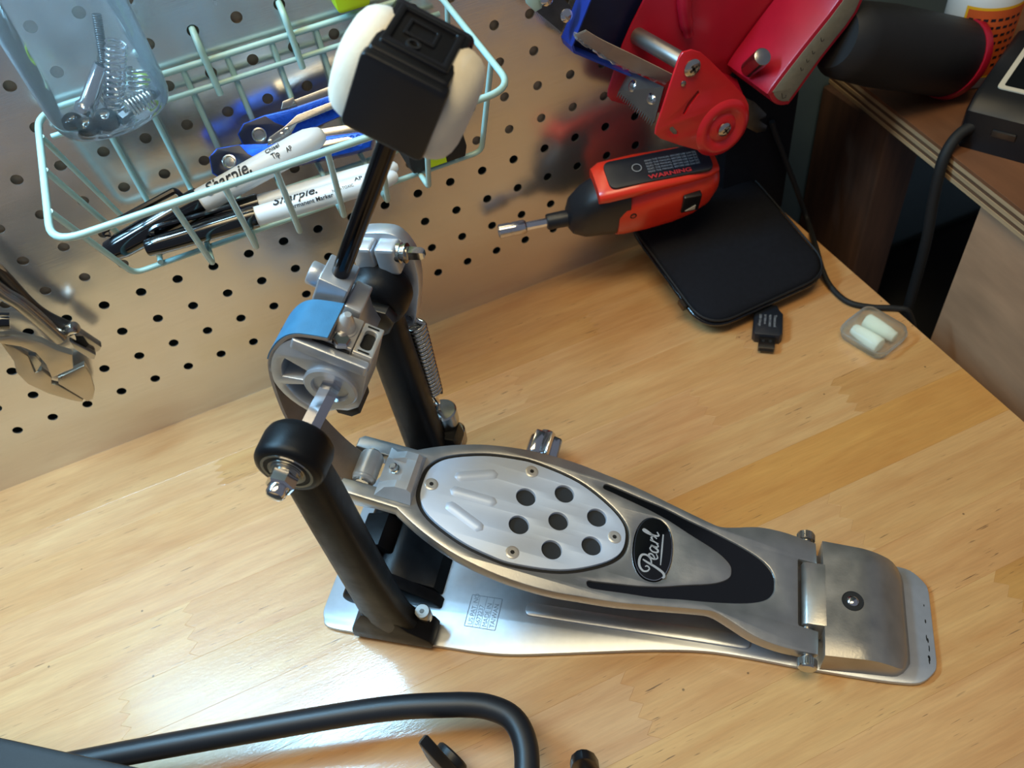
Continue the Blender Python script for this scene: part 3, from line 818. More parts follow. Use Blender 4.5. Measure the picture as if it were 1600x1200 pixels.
# proud near side striking face and its twin
for sgn in (-1, 1):
    G().slab(lambda e, r_, h, s=sgn: HH(e, s*(18.6+h) if s < 0 else 13.6+h, r_), rrect(-15.6, 15.6, -14.0, 17.4, 3.2), (), 3.6, -1.0, 1.2).build('striking_face', 'black_plastic', core_o, 35)
# recesses on the end face
lipg = G().slab(lambda e, b_, h: HH(e, b_, h), rrect(-12.2, 12.2, -14.5, 11.5, 1.2), [rrect(-9.6, 9.6, -11, 8.6, 1.0)], 19.6, 18.0, 0.5)
lipg.build('end_lip', 'black_plastic', core_o)
G().slab(lambda e, b_, h: HH(e, b_, h), rrect(-7.0, 4.6, -4.5, 5.5, 0.6), [rrect(-5.6, 3.2, -3, 4, 0.5)], 19.4, 18.0, 0.4).build('end_panel', 'black_plastic', core_o)
G().lathe(HH(-2, -8.0, 18.4), RR, [(0, 2.6), (0.9, 2.6), (0.9, 1.6), (0.1, 1.5)], 18).build('rod_plug', 'matt_black', core_o)
G().slab(lambda e, b_, h: HH(e, b_, h), rrect(-10, 10, 9.4, 10.4, 0.3), (), 19.9, 18.0).build('end_slot', 'rubber', core_o)
for sgn in (-1, 1):
    fg = G(); vs = []; fs = []; NR, NT = 12, 40
    prof = [(10.5, 0.97), (12, 0.99), (14, 1.0), (17, 0.985), (20, 0.93), (22.4, 0.84), (24.0, 0.70), (24.9, 0.52), (25.2, 0.3), (25.3, 0.05)]
    for h, sc_ in prof:
        for k in range(NT):
            t = 2*math.pi*k/NT; c_, s_ = math.cos(t), math.sin(t); e_ = 0.78
            vs.append(HH(sgn*h, -2.0+sc_*19.0*math.copysign(abs(c_)**e_, c_), -0.5+sc_*19.5*math.copysign(abs(s_)**e_, s_)))
    for i in range(len(prof)-1):
        for k in range(NT): fs.append((i*NT+k, i*NT+(k+1) % NT, (i+1)*NT+(k+1) % NT, (i+1)*NT+k))
    fs += [tuple(range(NT)), tuple(len(vs)-NT+k for k in range(NT))]
    fg.add(vs, fs).build('felt_pad', 'felt', ped, 60)

# spring side rocker ------------------------------------------------------------
rk = [(44, 206), (43.5, 213.5), (47, 218.5), (52, 220.5), (64, 220.5), (69.5, 216), (73, 207), (73.2, 196), (71.5, 184), (68, 172), (63.5, 158), (60, 153.5), (56, 155), (54.8, 163), (54, 172), (48, 178), (42, 186), (42, 196)]
rk = [(p.x, p.y) for p in spl([V(x, z, 0) for x, z in rk], 3, True)]
ra = G().slab(lambda x, z, h: Vector((x, 68+h, z)), rk, [circ(59.5, 160, 2.2, 14)], 4.4, -4.0, 1.0, 1.0).build('rocker_arm', 'silver_paint', ped, 35)
for x0, x1 in ((44.5, 55.8), (57.0, 68.6)):
    G().slab(lambda x, z, h: Vector((x, 64+h, z)), rrect(x0, x1, 201, 217.6, 2.2), (), 9.5, -9.5, 1.6, 1.6).build('rocker_clamp', 'silver_paint', ra, 35)
G().lathe((68.5, 60, 212), (1, 0, 0), [(-4, 5.4), (1.2, 5.4), (1.6, 4.6), (3.0, 4.6), (3.2, 5.2), (4.0, 5.2), (4.2, 3.4), (5, 3.4)], 24).build('drum_key_bolt', 'nickel', ra)
G().lathe((73.5, 60, 212), (1, 0, 0), [(0, 3.4), (6.5, 3.2), (8.2, 2.4), (8.8, 1.2)], 4, 0.785).build('square_head', 'chrome', ra, 25)
G().cyl((44.6, 60, 211.5), (40, 60, 211.5), 5.2, 20, 1.0).build('bolt_tail', 'nickel', ra)
top, bot = Vector((60.5, 68, 152.0)), Vector((58.5, 68, 91.0))
turns = 19; pts = []
ax = (bot-top); axn = ax.normalized(); u_ = Vector((1, 0, 0)); u_ = (u_-axn*u_.dot(axn)).normalized(); w_ = axn.cross(u_)
for k in range(turns*12+1):
    t = 2*math.pi*k/12; pts.append(top+ax*(k/(turns*12))+(u_*math.cos(t)+w_*math.sin(t))*5.6)
G().tube(pts, 1.25, 7).build('spring', 'nickel', ped, 60)
G().tube(spl([(60.5+5.6, 68, 152), (62, 68, 155), (59.5, 68, 158), (57.5, 70, 161.5), (59.5, 73, 162.5), (62, 71, 157)], 6), 1.1, 8).build('spring_hook', 'nickel', ped)
G().tube(spl([(58.5, 68, 91), (58.5, 68, 86), (60, 68, 80), (58, 68, 74), (55, 68, 79), (57.5, 68, 85)], 6), 1.6, 8).build('spring_link', 'chrome', ped)
G().lathe((60.5, 69, 60), (0, 0, 1), [(0, 8.4), (1, 9.4), (11.5, 9.4), (12.4, 8.6), (12.6, 3)], 36).build('adjust_nut', 'nickel', ped)
lug = G().slab(lambda x, z, h: Vector((x, 62+h, z)), [(48, 62), (70, 60), (72, 50), (68, 40), (64, 30), (48, 26)], (), 8, -8, 2.0, 2.0).build('spring_lug', 'black_paint', ped)
kn = G().lathe((63.5, 70, 36), (0.05, 0, 1), [(0, 6.4), (1, 7.4), (14, 7.4), (15, 6.4)], 30).build('lock_knob', 'nickel', ped)
kk = G()
for i in range(30):
    t = 2*math.pi*i/30; c = Vector((63.5+7.4*math.cos(t), 70+7.4*math.sin(t), 37.5)); kk.cyl(c, c+Vector((0.5, 0, 12)), 0.42, 5)
kk.build('knurl', 'nickel', kn)

# ------------------------------------------------------------------ mint wire basket on the pegboard
bk = thing('wire_basket', 'mint green coated wire basket hooked on the pegboard holding markers', 'basket', (150, -60, 190))
WR = 1.7
ZT, ZB = 258.0, 190.0
rim = fillet([V(31, -5, 263), V(31, -124, 254), V(269, -124, 254), V(269, -5, 263)], 16, 7, True)
G().tube(rim, 1.9, 10, True).build('rim', 'mint', bk, 60)
G().tube([V(31.5, -6.5, 249), V(268.5, -6.5, 249)], WR, 8).build('back_rail', 'mint', bk, 60)
for x in (60, 87, 113, 139, 166, 193, 219, 245):
    # one wire: down the back, across the bottom, up the front
    pts = fillet([V(x, -4.5, 263), V(x, -6.5, ZB), V(x+1, -89, ZB), V(x+1.5, -123, 254)] if 80 < x < 230 else [V(x, -4.5, 263), V(x, -6.5, ZB), V(x, -70, ZB)], 4, 4)
    G().tube(pts, WR, 8).build('wire', 'mint', bk, 60)
for yt, yb in ((-30, -10), (-62, -36), (-98, -68)):
    zt = 263-9*(-yt-5)/119.0
    pts = fillet([V(32, yt, zt), V(43.5, yb, ZB-2.6), V(262, yb, ZB-2.6), V(269, yt+4, zt)], 6, 5)
    G().tube(pts, WR, 8).build('end_wire', 'mint', bk, 60)
for x in (127, 177.8):
    pts = fillet([V(x, 14, 281), V(x, -1, 279.5), V(x, -8.5, 274), V(x+0.3, -8.5, 243.5)], 5, 5)
    G().tube(pts, 2.0, 8).build('hook', 'mint', bk, 60)

# ------------------------------------------------------------------ markers
def on_cyl(r):      # wrap flat lettering on a barrel lying along x
    return lambda u, v, h: Vector((u, -math.sin(ROLL-v/r)*(r+h), math.cos(ROLL-v/r)*(r+h)))
ROLL = 0.6
def marker(label, p0, p1, roll, fat=1.0, words=()):
    """p0 cap end, p1 barrel end"""
    global ROLL
    p0, p1 = Vector(p0), Vector(p1); Lm = (p1-p0).length
    mt = frame(p0, p1-p0, (0, 0, 1))
    t = thing('marker_pen', label, 'marker', (p0+p1)/2, 'white marker pens in the wire basket')
    def put(g_, n_, m_, par):
        g_.v = [Vector((q.x, q.y*fat, q.z*fat)) for q in g_.v]
        return g_.xf(mt).build(n_, m_, par, 40)
    cl = Lm*0.43
    b = put(G().lathe((cl-4, 0, 0), (1, 0, 0), [(0, 4.6), (3.5, 4.6), (3.6, 5.6), (Lm-cl-14, 6.0), (Lm-cl-6, 5.7), (Lm-cl-1, 4.6), (Lm-cl+2.4, 3.4), (Lm-cl+4, 1.6)], 26), 'barrel', 'white_plastic', t)
    c = put(G().lathe((0, 0, 0), (1, 0, 0), [(0, 4.3), (0.8, 4.9), (6, 5.2), (8, 5.6), (cl-12, 6.3), (cl-2, 6.5), (cl, 6.3), (cl, 5.2)], 26), 'cap', 'gloss_black', t)
    ROLL = roll+0.55
    cg = G()
    base = fillet([V(cl-8, 0, 6.0), V(cl-9, 0, 9.2), V(8, 0, 9.6), V(4, 0, 7.6), V(7, 0, 6.6)], 2, 4)
    cg.tube(base, 1.5, 8)
    cg.xf(Matrix.Rotation(roll-0.9, 4, 'X'))
    put(cg, 'clip', 'gloss_black', c)
    for (tx, sz, u, v, sh, bo, rl) in words:
        ROLL = rl
        lg = letters(G(), tx, sz, on_cyl(6.05), 0.12, shear=sh, bold=bo)
        lg.v = [Vector((q.x+u, q.y, q.z)) for q in lg.v]
        if v: lg.xf(Matrix.Rotation(-v/6.05, 4, 'X'))
        put(lg, 'lettering', 'ink', b)
    return t
# front marker, printed side towards the room
marker('white marker nearest the basket front, black cap to the left', (58, -74, 204), (204, -88, 204), 0.2,
       words=(('Sharpie.', 8.2, 74, 0.6, 0.28, 0.10, 0.55), ('Permanent Marker', 3.4, 82, -4.0, 0.0, 0.05, 0.55), ('AP', 4.0, 122, 0.8, 0.0, 0.05, 0.5), ('NON-TOXIC', 2.2, 108, -1.6, 0, 0.0, 0.55)))
marker('white chisel-tip marker lying across the blue knives', (36, -60, 200.5), (174, -58, 227), 0.5, 1.3,
       words=(('Sharpie.', 9.0, 66, -2.6, 0.28, 0.12, 0.55), ('Chisel', 3.6, 106, 1.6, 0, 0.06, 0.6), ('Tip', 3.6, 108, -2.0, 0, 0.06, 0.6), ('AP', 3.0, 117, -2.4, 0, 0.04, 0.6)))
marker('white marker lying behind the front marker, blank side up', (62, -52, 198), (208, -73, 200), 2.2)

# ------------------------------------------------------------------ blue folding knives
def knife(label, o, d, up):
    mt = frame(o, d, up)
    t = thing('folding_knife', label, 'knife', o, 'blue folding knives in the wire basket')
    def put(g_, n_, m_, par, a=35): return g_.xf(mt).build(n_, m_, par, a)
    bodyp = [(0, -5), (5, -9.5), (20, -10), (50, -7.5), (85, -6.5), (98, -5), (100, 0), (97, 5), (70, 6), (35, 7.5), (20, 9.5), (6, 9.5), (0, 5)]
    b = put(G().slab(XY, bodyp, (), 5.2, -5.2, 1.2, 1.2), 'handle', 'blue_ano', t)
    tex = G()
    for i in range(14):
        for j in range(2):
            tex.lathe((40+i*4, -2.2+j*4.4, 5.0), (0, 0, 1), [(0, 1.7), (0.5, 1.5), (0.5, 0.9), (0.1, 0.7)], 10)
    put(tex, 'grip_texture', 'blue_ano', b)
    put(G().slab(XY, [(1, -4.6), (5.5, -8.8), (19, -9.2), (30, -2), (24, 3), (20, 8.8), (6.5, 8.8), (1, 4.6)], [circ(12, 0, 4.6, 20)], 5.6, 5.0, 0.3), 'pivot_plate', 'navy', t)
    put(G().lathe((12, 0, 4.6), (0, 0, 1), [(0, 4.4), (1.2, 4.4), (1.4, 3.6), (0.6, 3.0), (0.8, 1.0)], 24), 'pivot', 'nickel', t)
    cl = G().slab(XY, [(14, -7.4), (18, -8), (30, -6), (36, -2), (70, -1.5), (86, -2), (90, 0.5), (86, 2.6), (70, 2.4), (38, 2.6), (28, -1), (17, -3.4)], (), 8.4, 7.2, 0.3)
    cl = put(cl, 'pocket_clip', 'nickel', t)
    for sx_, sy_ in ((17, -6), (25, -4.6), (29, -3.2)):
        put(G().lathe((sx_, sy_, 8.2), (0, 0, 1), [(0, 1.5), (0.8, 1.4), (1.1, 0.8)], 14), 'rivet', 'nickel', cl)
    put(G().slab(XY, [(32, 7), (38, 11.5), (92, 11), (98, 8), (92, 5)], (), 2.0, -2.0, 0.4, 0.4), 'blade_cover', 'steel', t)
    put(G().slab(XY, [(30, 9), (33, 13), (40, 13), (40, 8)], (), 3.2, -3.2, 0.5, 0.5), 'thumb_stud', 'nickel', t)
    return t
knife('blue folding knife on top with round silver pivot by the marker', (106, -16, 206), (1, -0.28, -0.02), (0.1, -0.75, 0.62))
knife('blue folding knife at the back, its silver blade cover uppermost', (128, -14, 214), (1, -0.08, 0.10), (0.0, -0.86, 0.5))

# tape measure at the right end of the basket
tm = thing('tape_measure', 'small black tape measure with a lime tab in the basket end', 'tape measure', (233, -58, 192))
TMo = (233, -58, 193)
body = [(-17, 0), (17, 0), (19, 6), (17, 26), (10, 33), (-10, 33), (-18, 24), (-19, 5)]
G().slab(lambda x, z, h: Vector((233+x, -58+h, 192+z)), body, (), 18, -18, 3.0, 3.0).build('case', 'matt_black', tm)
G().box(226, 237, -76.6, -75.6, 194, 201).build('tab', 'lime', tm)
G().slab(lambda x, z, h: Vector((233+x, -76+h, 208+z)), circ(0, 0, 8, 24), (), 0.2, -1.2, 0.4).build('side_disc', 'tool_black', tm)

# lime thing seen above the basket at the top edge
lv = thing('spirit_level', 'lime green torpedo level hanging above the basket at the top edge', 'level', (219, -8, 272))
G().slab(lambda x, z, h: Vector((x, -9+h, z)), rrect(207, 227, 270, 420, 3), [rrect(212, 222, 330, 350, 4)], 7, -7, 1.0, 1.0).build('body', 'lime', lv)
G().box(211, 223, -13, -5, 328, 352).build('vial', 'clear_box', lv)
G().tube(fillet([V(217, 12, 430), V(217, -2, 430), V(217, -9, 428), V(217, -9, 414)], 3, 4), 1.6, 8).build('hook', 'steel', lv)

# ------------------------------------------------------------------ clear jar of hardware
JX, JY, JZ, JR = 74.0, -42.0, 266.0, 31.0
jar = thing('hardware_jar', 'clear plastic jar of bolts and springs hanging on the pegboard', 'jar', (JX, JY, JZ))
prof = [(6, 8), (3.2, 16), (1.2, JR-7), (1.0, JR-4.5), (2.4, JR-2.0), (6, JR-0.5), (12, JR), (100, JR+1), (108, JR-4), (112, JR-5), (130, JR-5)]
jg = G().lathe((JX, JY, JZ), (0, 0, 1), prof, 56, caps=False)
jg.add([(JX+8*math.cos(2*math.pi*k/56), JY+8*math.sin(2*math.pi*k/56), JZ+6) for k in range(56)], [tuple(range(56))])
inner = [(p[0]+1.4, p[1]-1.3) for p in prof[2:]]
jg.lathe((JX, JY, JZ), (0, 0, 1), [(2.6, 0.5)]+inner, 56, caps=False)
jg.build('body', 'jar_plastic', jar, 60)
ring = G().tube([V(JX+(JR+1.6)*math.cos(2*math.pi*k/40), JY+(JR+1.6)*math.sin(2*math.pi*k/40), JZ+96) for k in range(40)], 1.6, 8, True)
ring.build('hanger_ring', 'mint', jar, 60)
for dx in (-12.7, 12.7):
    G().tube(fillet([V(JX+dx, 12, 366), V(JX+dx, -3, 365), V(JX+dx, -6, JZ+96), V(JX+dx*0.9, JY+29, JZ+96)], 4, 4), 1.6, 8).build('hanger_hook', 'mint', jar, 60)
def coil(label, c, d, r, ln, tn, wr, mat):
    c, d = Vector(c), Vector(d).normalized(); a = V(0, 0, 1) if abs(d.z) < .9 else V(1, 0, 0); u = (a-d*a.dot(d)).normalized(); w = d.cross(u)
    pts = [c+d*(ln*k/(tn*14))+(u*math.cos(2*math.pi*k/14)+w*math.sin(2*math.pi*k/14))*r for k in range(tn*14+1)]
    o = single('coil_spring', G().tube(pts, wr, 6), mat, label, 'spring', c, 'springs in the clear jar', 60)
jz = JZ+4.5
coil('long bright coil spring leaning upright in the jar', (JX+2, JY-6, jz+3), (0.42, -0.08, 0.80), 4.6, 34, 11, 0.85, 'chrome')
coil('short wide spring at the right wall of the jar', (JX+17, JY-8, jz+6), (0.3, 0.4, 0.7), 5.0, 12, 5, 0.7, 'nickel')
coil('small spring lying on the jar bottom beside the black knobs', (JX+10, JY-18, jz+5), (1, 0.2, 0.06), 4.2, 13, 7, 0.7, 'nickel')
coil('small lime spring under the right jar wall', (JX+20, JY+4, jz+6), (-0.2, 0.9, 0.2), 3.0, 6, 3, 0.8, 'lime')
coil('spring half hidden behind the bright spacer tube in the jar', (JX-6, JY+8, jz+5), (0.9, 0.3, 0.1), 4.4, 15, 7, 0.8, 'steel')
def bolt(label, c, d, r, ln, mat, head=True, name='machine_bolt', cat='bolt'):
    c, d = Vector(c), Vector(d).normalized()
    t = thing(name, label, cat, c, 'hardware in the clear jar')
    n_ = int(ln/1.1); prof_ = []
    for k in range(n_): prof_ += [(k*1.1, r), (k*1.1+0.55, r*0.86)]
    G().lathe(c, d, prof_, 14).build('thread', mat, t, 50)
    if head: G().lathe(c-d*4, d, [(0, r*1.5), (0.8, r*1.9), (4, r*1.9)], 6).build('head', mat, t, 20)
    return t
bolt('black threaded rod rising highest in the jar', (JX+1, JY+2, jz+4), (0.30, 0.1, 0.9), 2.4, 42, 'black_plastic', False, 'threaded_rod', 'rod')
sp_ = single('spacer_tube', G().lathe((JX-12, JY-8, jz+5), (0.62, 0.10, 0.62), [(0, 3.6), (0, 5.6), (3, 5.8), (5, 4.4), (26, 4.2), (26, 2.6), (0, 2.8)], 24, caps=False), 'chrome',
             'bright chrome spacer tube leaning in the jar', 'spacer', (JX-12, JY-8, jz+5))
for lb, c, r in (('round black rubber bumper at the left jar wall', (JX-20, JY-10, jz+4), 5.0), ('shiny black knob in the middle of the jar bottom', (JX-3, JY-21, jz+5), 6.0), ('ribbed black bumper at the front of the jar bottom', (JX-13, JY-20, jz+4), 5.2)):
    t = thing('rubber_bumper', lb, 'bumper', c, 'hardware in the clear jar')
    G().lathe(Vector(c)+Vector((0, 0, -r*0.7)), (0.2, -0.3, 0.9), [(0, r*0.7), (r*0.3, r), (r*0.6, r*0.86), (r*0.9, r), (r*1.3, r*0.7), (r*1.4, r*0.3)], 22).build('dome', 'gloss_black', t, 50)
    G().lathe(Vector(c)+Vector((0, 0, -r*0.7)), (-0.2, 0.3, -0.9), [(0, r*0.4), (1.2, r*0.4)], 12).build('stud', 'steel', t)
bolt('dark bolt lying at the front right of the jar bottom', (JX+7, JY-22, jz+3), (0.8, 0.45, 0.05), 1.8, 14, 'dark_steel')
bolt('steel bolt lying along the right side of the jar bottom', (JX+22, JY-6, jz+2.5), (-0.5, -0.8, 0.08), 1.6, 13, 'steel')

# ------------------------------------------------------------------ pliers hanging at the left
def wq(u, v, y):
    """point of the vertical plane y behind a pixel that was measured on the photograph"""
    d = Vector((0, 0, 0))
    a_, b_ = (u-800)/1268.44, (v-600)/1268.44
    for i in range(3): d[i] = CAMR[0][i]*a_+CAMR[1][i]*b_+CAMR[2][i]
    t = (y-CAMC[1])/d.y
    return Vector(CAMC)+d*t
def wpoly(pts, y, f=lambda x, y_: (x, y_)):
    return [(lambda p: (p.x, p.z))(wq(*f(u, v), y)) for u, v in pts]
def wslab(pts, y, front, back, c=0.5, f=lambda a_, b_: (a_, b_), holes=()):
    return G().slab(lambda x, z, h: Vector((x, y-h, z)), wpoly(pts, y, f), [wpoly(q, y, f) for q in holes], front, -back, c, c)
zp = lambda a_, b_: (a_/4.615, 380+b_/4.615)
pl = thing('slip_joint_pliers', 'worn gold-toned pliers with open jaws hanging at left of pegboard', 'pliers', (-50, -6, 70))
ja = wslab([(-160, 600), (0, 700), (100, 838), (120, 920), (200, 1000), (350, 1070), (520, 1120), (592, 1132), (600, 1115), (420, 1010), (372, 998), (372, 955), (300, 900), (250, 918), (205, 800), (110, 740), (0, 690), (-160, 560)], -9, 2.5, 2.5, 0.8, zp).build('lower_jaw', 'gold_steel', pl)
wslab([(418, 948), (500, 915), (608, 860), (655, 940), (682, 1040), (668, 1105), (630, 1122), (420, 995)], -9, 3.2, 2.5, 0.9, zp).build('upper_jaw', 'gold_steel', pl)
wslab([(-160, 640), (0, 652), (95, 640), (300, 690), (410, 745), (520, 780), (528, 880), (465, 905), (372, 948), (330, 850), (255, 765), (150, 722), (0, 700), (-160, 690)], -13, 4.0, 3.0, 1.2, zp).build('jaw_arm', 'gold_steel', pl)
wslab([(205, 790), (260, 800), (300, 850), (262, 915)], -11, 2.5, 2.0, 0.5, zp).build('jaw_pin', 'steel', pl)
G().tube(fillet([wq(*zp(-160, 560), -14), wq(*zp(20, 560), -16), wq(*zp(70, 560), -16)], 3, 3), 5.4, 14).build('grip', 'gloss_black', pl)

cr = thing('split_tube_tool', 'bright steel split tube tool hanging above the pliers', 'tool', (-38, -20, 105))
tb = [wq(*zp(a_, b_), -22) for a_, b_ in ((-200, 160), (0, 340), (140, 430), (290, 555), (440, 690))]
G().tube(spl(tb, 5), 4.6, 16).build('tube', 'steel', cr, 60)
G().cyl(tb[-1], tb[-1]+(tb[-1]-tb[-2]).normalized()*0.5, 3.6, 16).build('tube_bore', 'rubber', cr)
tb2 = [wq(*zp(a_, b_), -15) for a_, b_ in ((-180, 60), (0, 215), (200, 430), (330, 530), (500, 610))]
G().tube(spl(tb2, 5), 4.2, 14).build('rear_tube', 'dark_steel', cr, 60)
wslab([(525, 615), (550, 608), (730, 728), (715, 755), (680, 770), (560, 700)], -15, 3.5, 3.5, 0.8, zp).build('fork_prong', 'steel', cr)
wslab([(500, 690), (525, 700), (690, 790), (680, 822), (650, 820), (540, 750)], -21, 2.6, 2.6, 0.8, zp).build('fork_prong', 'steel', cr)
wslab([(545, 660), (600, 660), (640, 720), (600, 750), (550, 730)], -17, 2.2, 2.0, 0.4, zp).build('fork_throat', 'rubber', cr)
G().cyl(wq(*zp(470, 635), -17), wq(*zp(545, 605), -21), 4.2, 16, 0.8).build('cross_pin', 'nickel', cr)
G().tube([wq(*zp(-180, 20), -16), wq(*zp(0, 170), -16), wq(*zp(205, 425), -14)], 1.5, 8).build('brass_wire', 'gold_steel', cr)

# ------------------------------------------------------------------ red tape gun
tg_ = thing('tape_gun', 'red metal packing tape gun with clear tape hanging beside the screwdriver', 'tape gun', (430, -50, 150))
YF, YR = -72, -20
fp = [(1060, 90), (1066, 81), (1080, 77), (1094, 81), (1107, 92), (1145, 130), (1163, 150), (1169, 163), (1169, 180), (1160, 206), (1142, 227), (1120, 239), (1100, 237), (1060, 226), (1031, 216), (1023, 209), (1024, 200), (1042, 145)]
front = wslab(fp, YF, 1.0, 1.0, 0.6, holes=[[(1066, 177), (1074, 160), (1090, 140), (1092, 145), (1078, 163), (1069, 178)], [(1046, 199), (1050, 197), (1058, 205), (1058, 210), (1053, 210), (1046, 203)]]).build('front_plate', 'red_paint', tg_)
p1 = wq(1128, 199, YF); p0 = wq(1080, 105, YF)
G().lathe(p1+Vector((0, 0.6, 0)), (0, -1, 0), [(0, 22), (1.6, 21), (3.4, 18), (3.8, 15.5), (2.4, 12.5), (1.6, 10.5), (2.6, 9)], 40).build('boss', 'red_paint', front)
for p, r_, off in ((p0, 6.0, 1.0), (p1, 5.0, 3.0)):
    s1 = G().lathe(p+Vector((0, -off, 0)), (0, -1, 0), [(0, r_), (0.8, r_), (1.8, r_*0.8), (2.3, r_*0.4)], 26).build('screw', 'nickel', front)
    cg = G()
    for a0 in (0.5, 0.5+math.pi/2):
        d = Vector((math.cos(a0), 0, math.sin(a0)))*r_*0.5; q = p+Vector((0, -off-2.15, 0))
        e_ = Vector((-math.sin(a0), 0, math.cos(a0)))*r_*0.13
        cg.add([q-d-e_, q+d-e_, q+d+e_, q-d+e_, q-d-e_+V(0, -.25, 0), q+d-e_+V(0, -.25, 0), q+d+e_+V(0, -.25, 0), q-d+e_+V(0, -.25, 0)], [(0, 1, 2, 3), (4, 5, 6, 7), (0, 1, 5, 4), (1, 2, 6, 5), (2, 3, 7, 6), (3, 0, 4, 7)])
    cg.build('cross_slot', 'dark_steel', s1)
G().lathe(wq(1066, 129, YF)+V(0, -0.6, 0), (0, -1, 0), [(0, 2.0), (1.2, 1.9), (1.5, 1.2)], 14).build('rivet', 'steel', front)
rear = wslab([(1012, -40), (1005, 0), (985, 40), (972, 70), (950, 140), (949, 150), (955, 157), (1010, 172), (1110, 190), (1150, 120), (1230, 60), (1260, -40)], YR, 1.0, 1.0, 0.6).build('back_plate', 'red_plastic', tg_)
G().tube(spl([wq(1068, -30, YR-3), wq(1070, 20, YR-4), wq(1076, 55, YR-3)], 6), [5.0]*6+[4.6]*4+[3.5]*3, 12).build('pressed_rib', 'red_plastic', rear, 60)
# web that ties the two plates together behind the roller
G().add([wq(1100, 150, YF), wq(1168, 165, YF), wq(1150, 120, YR), wq(1090, 100, YR), wq(1100, 154, YF), wq(1168, 169, YF), wq(1150, 124, YR), wq(1090, 104, YR)], [(0, 1, 2, 3), (4, 5, 6, 7), (0, 1, 5, 4), (1, 2, 6, 5), (2, 3, 7, 6), (3, 0, 4, 7)]).build('web', 'red_plastic', tg_)
G().cyl(p0+V(0, 1, 0), wq(994, 55, YR), 5.6, 24, 0.8).build('roller', M('zinc', (150, 146, 142), 0.42, 0.9, 0.12, 80, 0.1, 700), tg_)
# serrated blade between the plates
b0, b1, b2, b3 = wq(967, 143, -26), wq(1023, 191, -66), wq(1038, 136, -66), wq(984, 110, -26)
bg_ = G(); n_ = Vector((b1-b0)).cross(b3-b0).normalized()*0.5
bg_.add([b0-n_, b1-n_, b2-n_, b3-n_, b0+n_, b1+n_, b2+n_, b3+n_], [(0, 1, 2, 3), (4, 5, 6, 7), (0, 1, 5, 4), (1, 2, 6, 5), (2, 3, 7, 6), (3, 0, 4, 7)])
bl_ = bg_.build('blade', 'steel', tg_)
te = G(); dn = (b0-b3).normalized()*4.2; NT_ = 18
for k in range(NT_):
    a = b0.lerp(b1, k/NT_); c = b0.lerp(b1, (k+0.7)/NT_); m_ = a.lerp(c, 0.5)+dn
    te.add([a-n_, c-n_, m_, a+n_, c+n_], [(0, 1, 2), (3, 4, 2), (0, 3, 2), (1, 4, 2), (0, 1, 4, 3)])
te.build('teeth', 'steel', bl_)
for t_ in (0.28, 0.8):
    q = b3.lerp(b2, t_).lerp(b0.lerp(b1, t_), 0.45)
    nn = n_.normalized(); nn = nn if nn.y < 0 else -nn
    G().lathe(q, nn, [(0, 4.4), (1.2, 4.2), (2.2, 2.8), (2.5, 1)], 20).build('blade_screw', 'chrome', bl_)
# loose clear flap of tape and its plastic guard
fl = G(); ed0 = spl([wq(897, 54, -44), wq(930, 78, -44), wq(985, 108, -44), wq(1040, 128, -52)], 6); ed1 = spl([wq(915, 46, -62), wq(942, 62, -62), wq(1000, 90, -62), wq(1052, 116, -62)], 6)
vs = []; fs = []
for a, b in zip(ed0, ed1): vs += [a, b, a+V(0.3, -0.5, -0.7), b+V(0.3, -0.5, -0.7)]
for i in range(len(ed0)-1):
    q = i*4; fs += [(q, q+1, q+5, q+4), (q+2, q+6, q+7, q+3), (q, q+4, q+6, q+2), (q+1, q+3, q+7, q+5)]
fs += [(0, 2, 3, 1), (len(vs)-4, len(vs)-3, len(vs)-1, len(vs)-2)]
fl.add(vs, fs).build('tape_guard', M('dull_plastic', (158, 142, 128), 0.3, 0.0, 0.12, 60), tg_, 60)
rd_ = G()
random.seed(5)
ew = [p+V(random.uniform(-1, 1), random.uniform(-1, 1), random.uniform(-1.2, .6)) for p in spl(ed0, 2)]
rd_.tube(ew, [random.uniform(0.7, 1.7) for _ in ew], 6).build('crumpled_tape', 'clear_box', tg_)
# brake tab below right
wslab([(1160, 150), (1178, 158), (1197, 178), (1196, 183), (1185, 187), (1198, 196), (1196, 204), (1182, 207), (1160, 196)], -40, 0.8, 0.8, 0.3).build('brake_tab', 'dark_steel', tg_)
# tape core hub: a flat stadium block pointing at the room
pill = [(1203, 140), (1202, 150), (1208, 160), (1218, 165), (1229, 164), (1238, 157), (1285, 92), (1340, 20), (1352, -30), (1326, -40), (1311, 0), (1250, 78)]
pp = [(p.x, p.y) for p in spl([V(x, z, 0) for x, z in wpoly(pill, YF)], 3, True)]
hub = G().slab(lambda x, z, h: Vector((x, YF-h, z)), pp, (), 0.0, -50, 1.2, 0.5).build('core_hub', 'red_plastic', tg_)
pin = pp if sarea(pp) > 0 else list(reversed(pp))
G().slab(lambda x, z, h: Vector((x, YF-h, z)), offset(pin, 3.4), (), 0.35, -3, 0.1).build('hub_insert', 'masking', hub)
sc_ = G()
for (cx_, cy_, s_) in ((1225, 150, 7), (1253, 108, 4), (1262, 95, 4), (1271, 82, 4), (1285, 62, 5)):
    w0 = [wq(cx_-s_*0.5+dx*s_, cy_+dy*s_, YF) for dx, dy in ((-0.1, -0.7), (0.1, 0.5), (0.7, 0.3), (0.9, -0.3))]
    sc_.ribbon([(p.x, p.z) for p in w0], 0.5, lambda x, z, h: Vector((x, YF-h, z)), 0.3, 0.42)
sc_.build('pencil_note', 'ink', hub)
G().cyl(wq(1170, 108, -48), wq(1192, 88, -64), 6.0, 20, 0.8).build('hub_axle', 'steel', tg_)
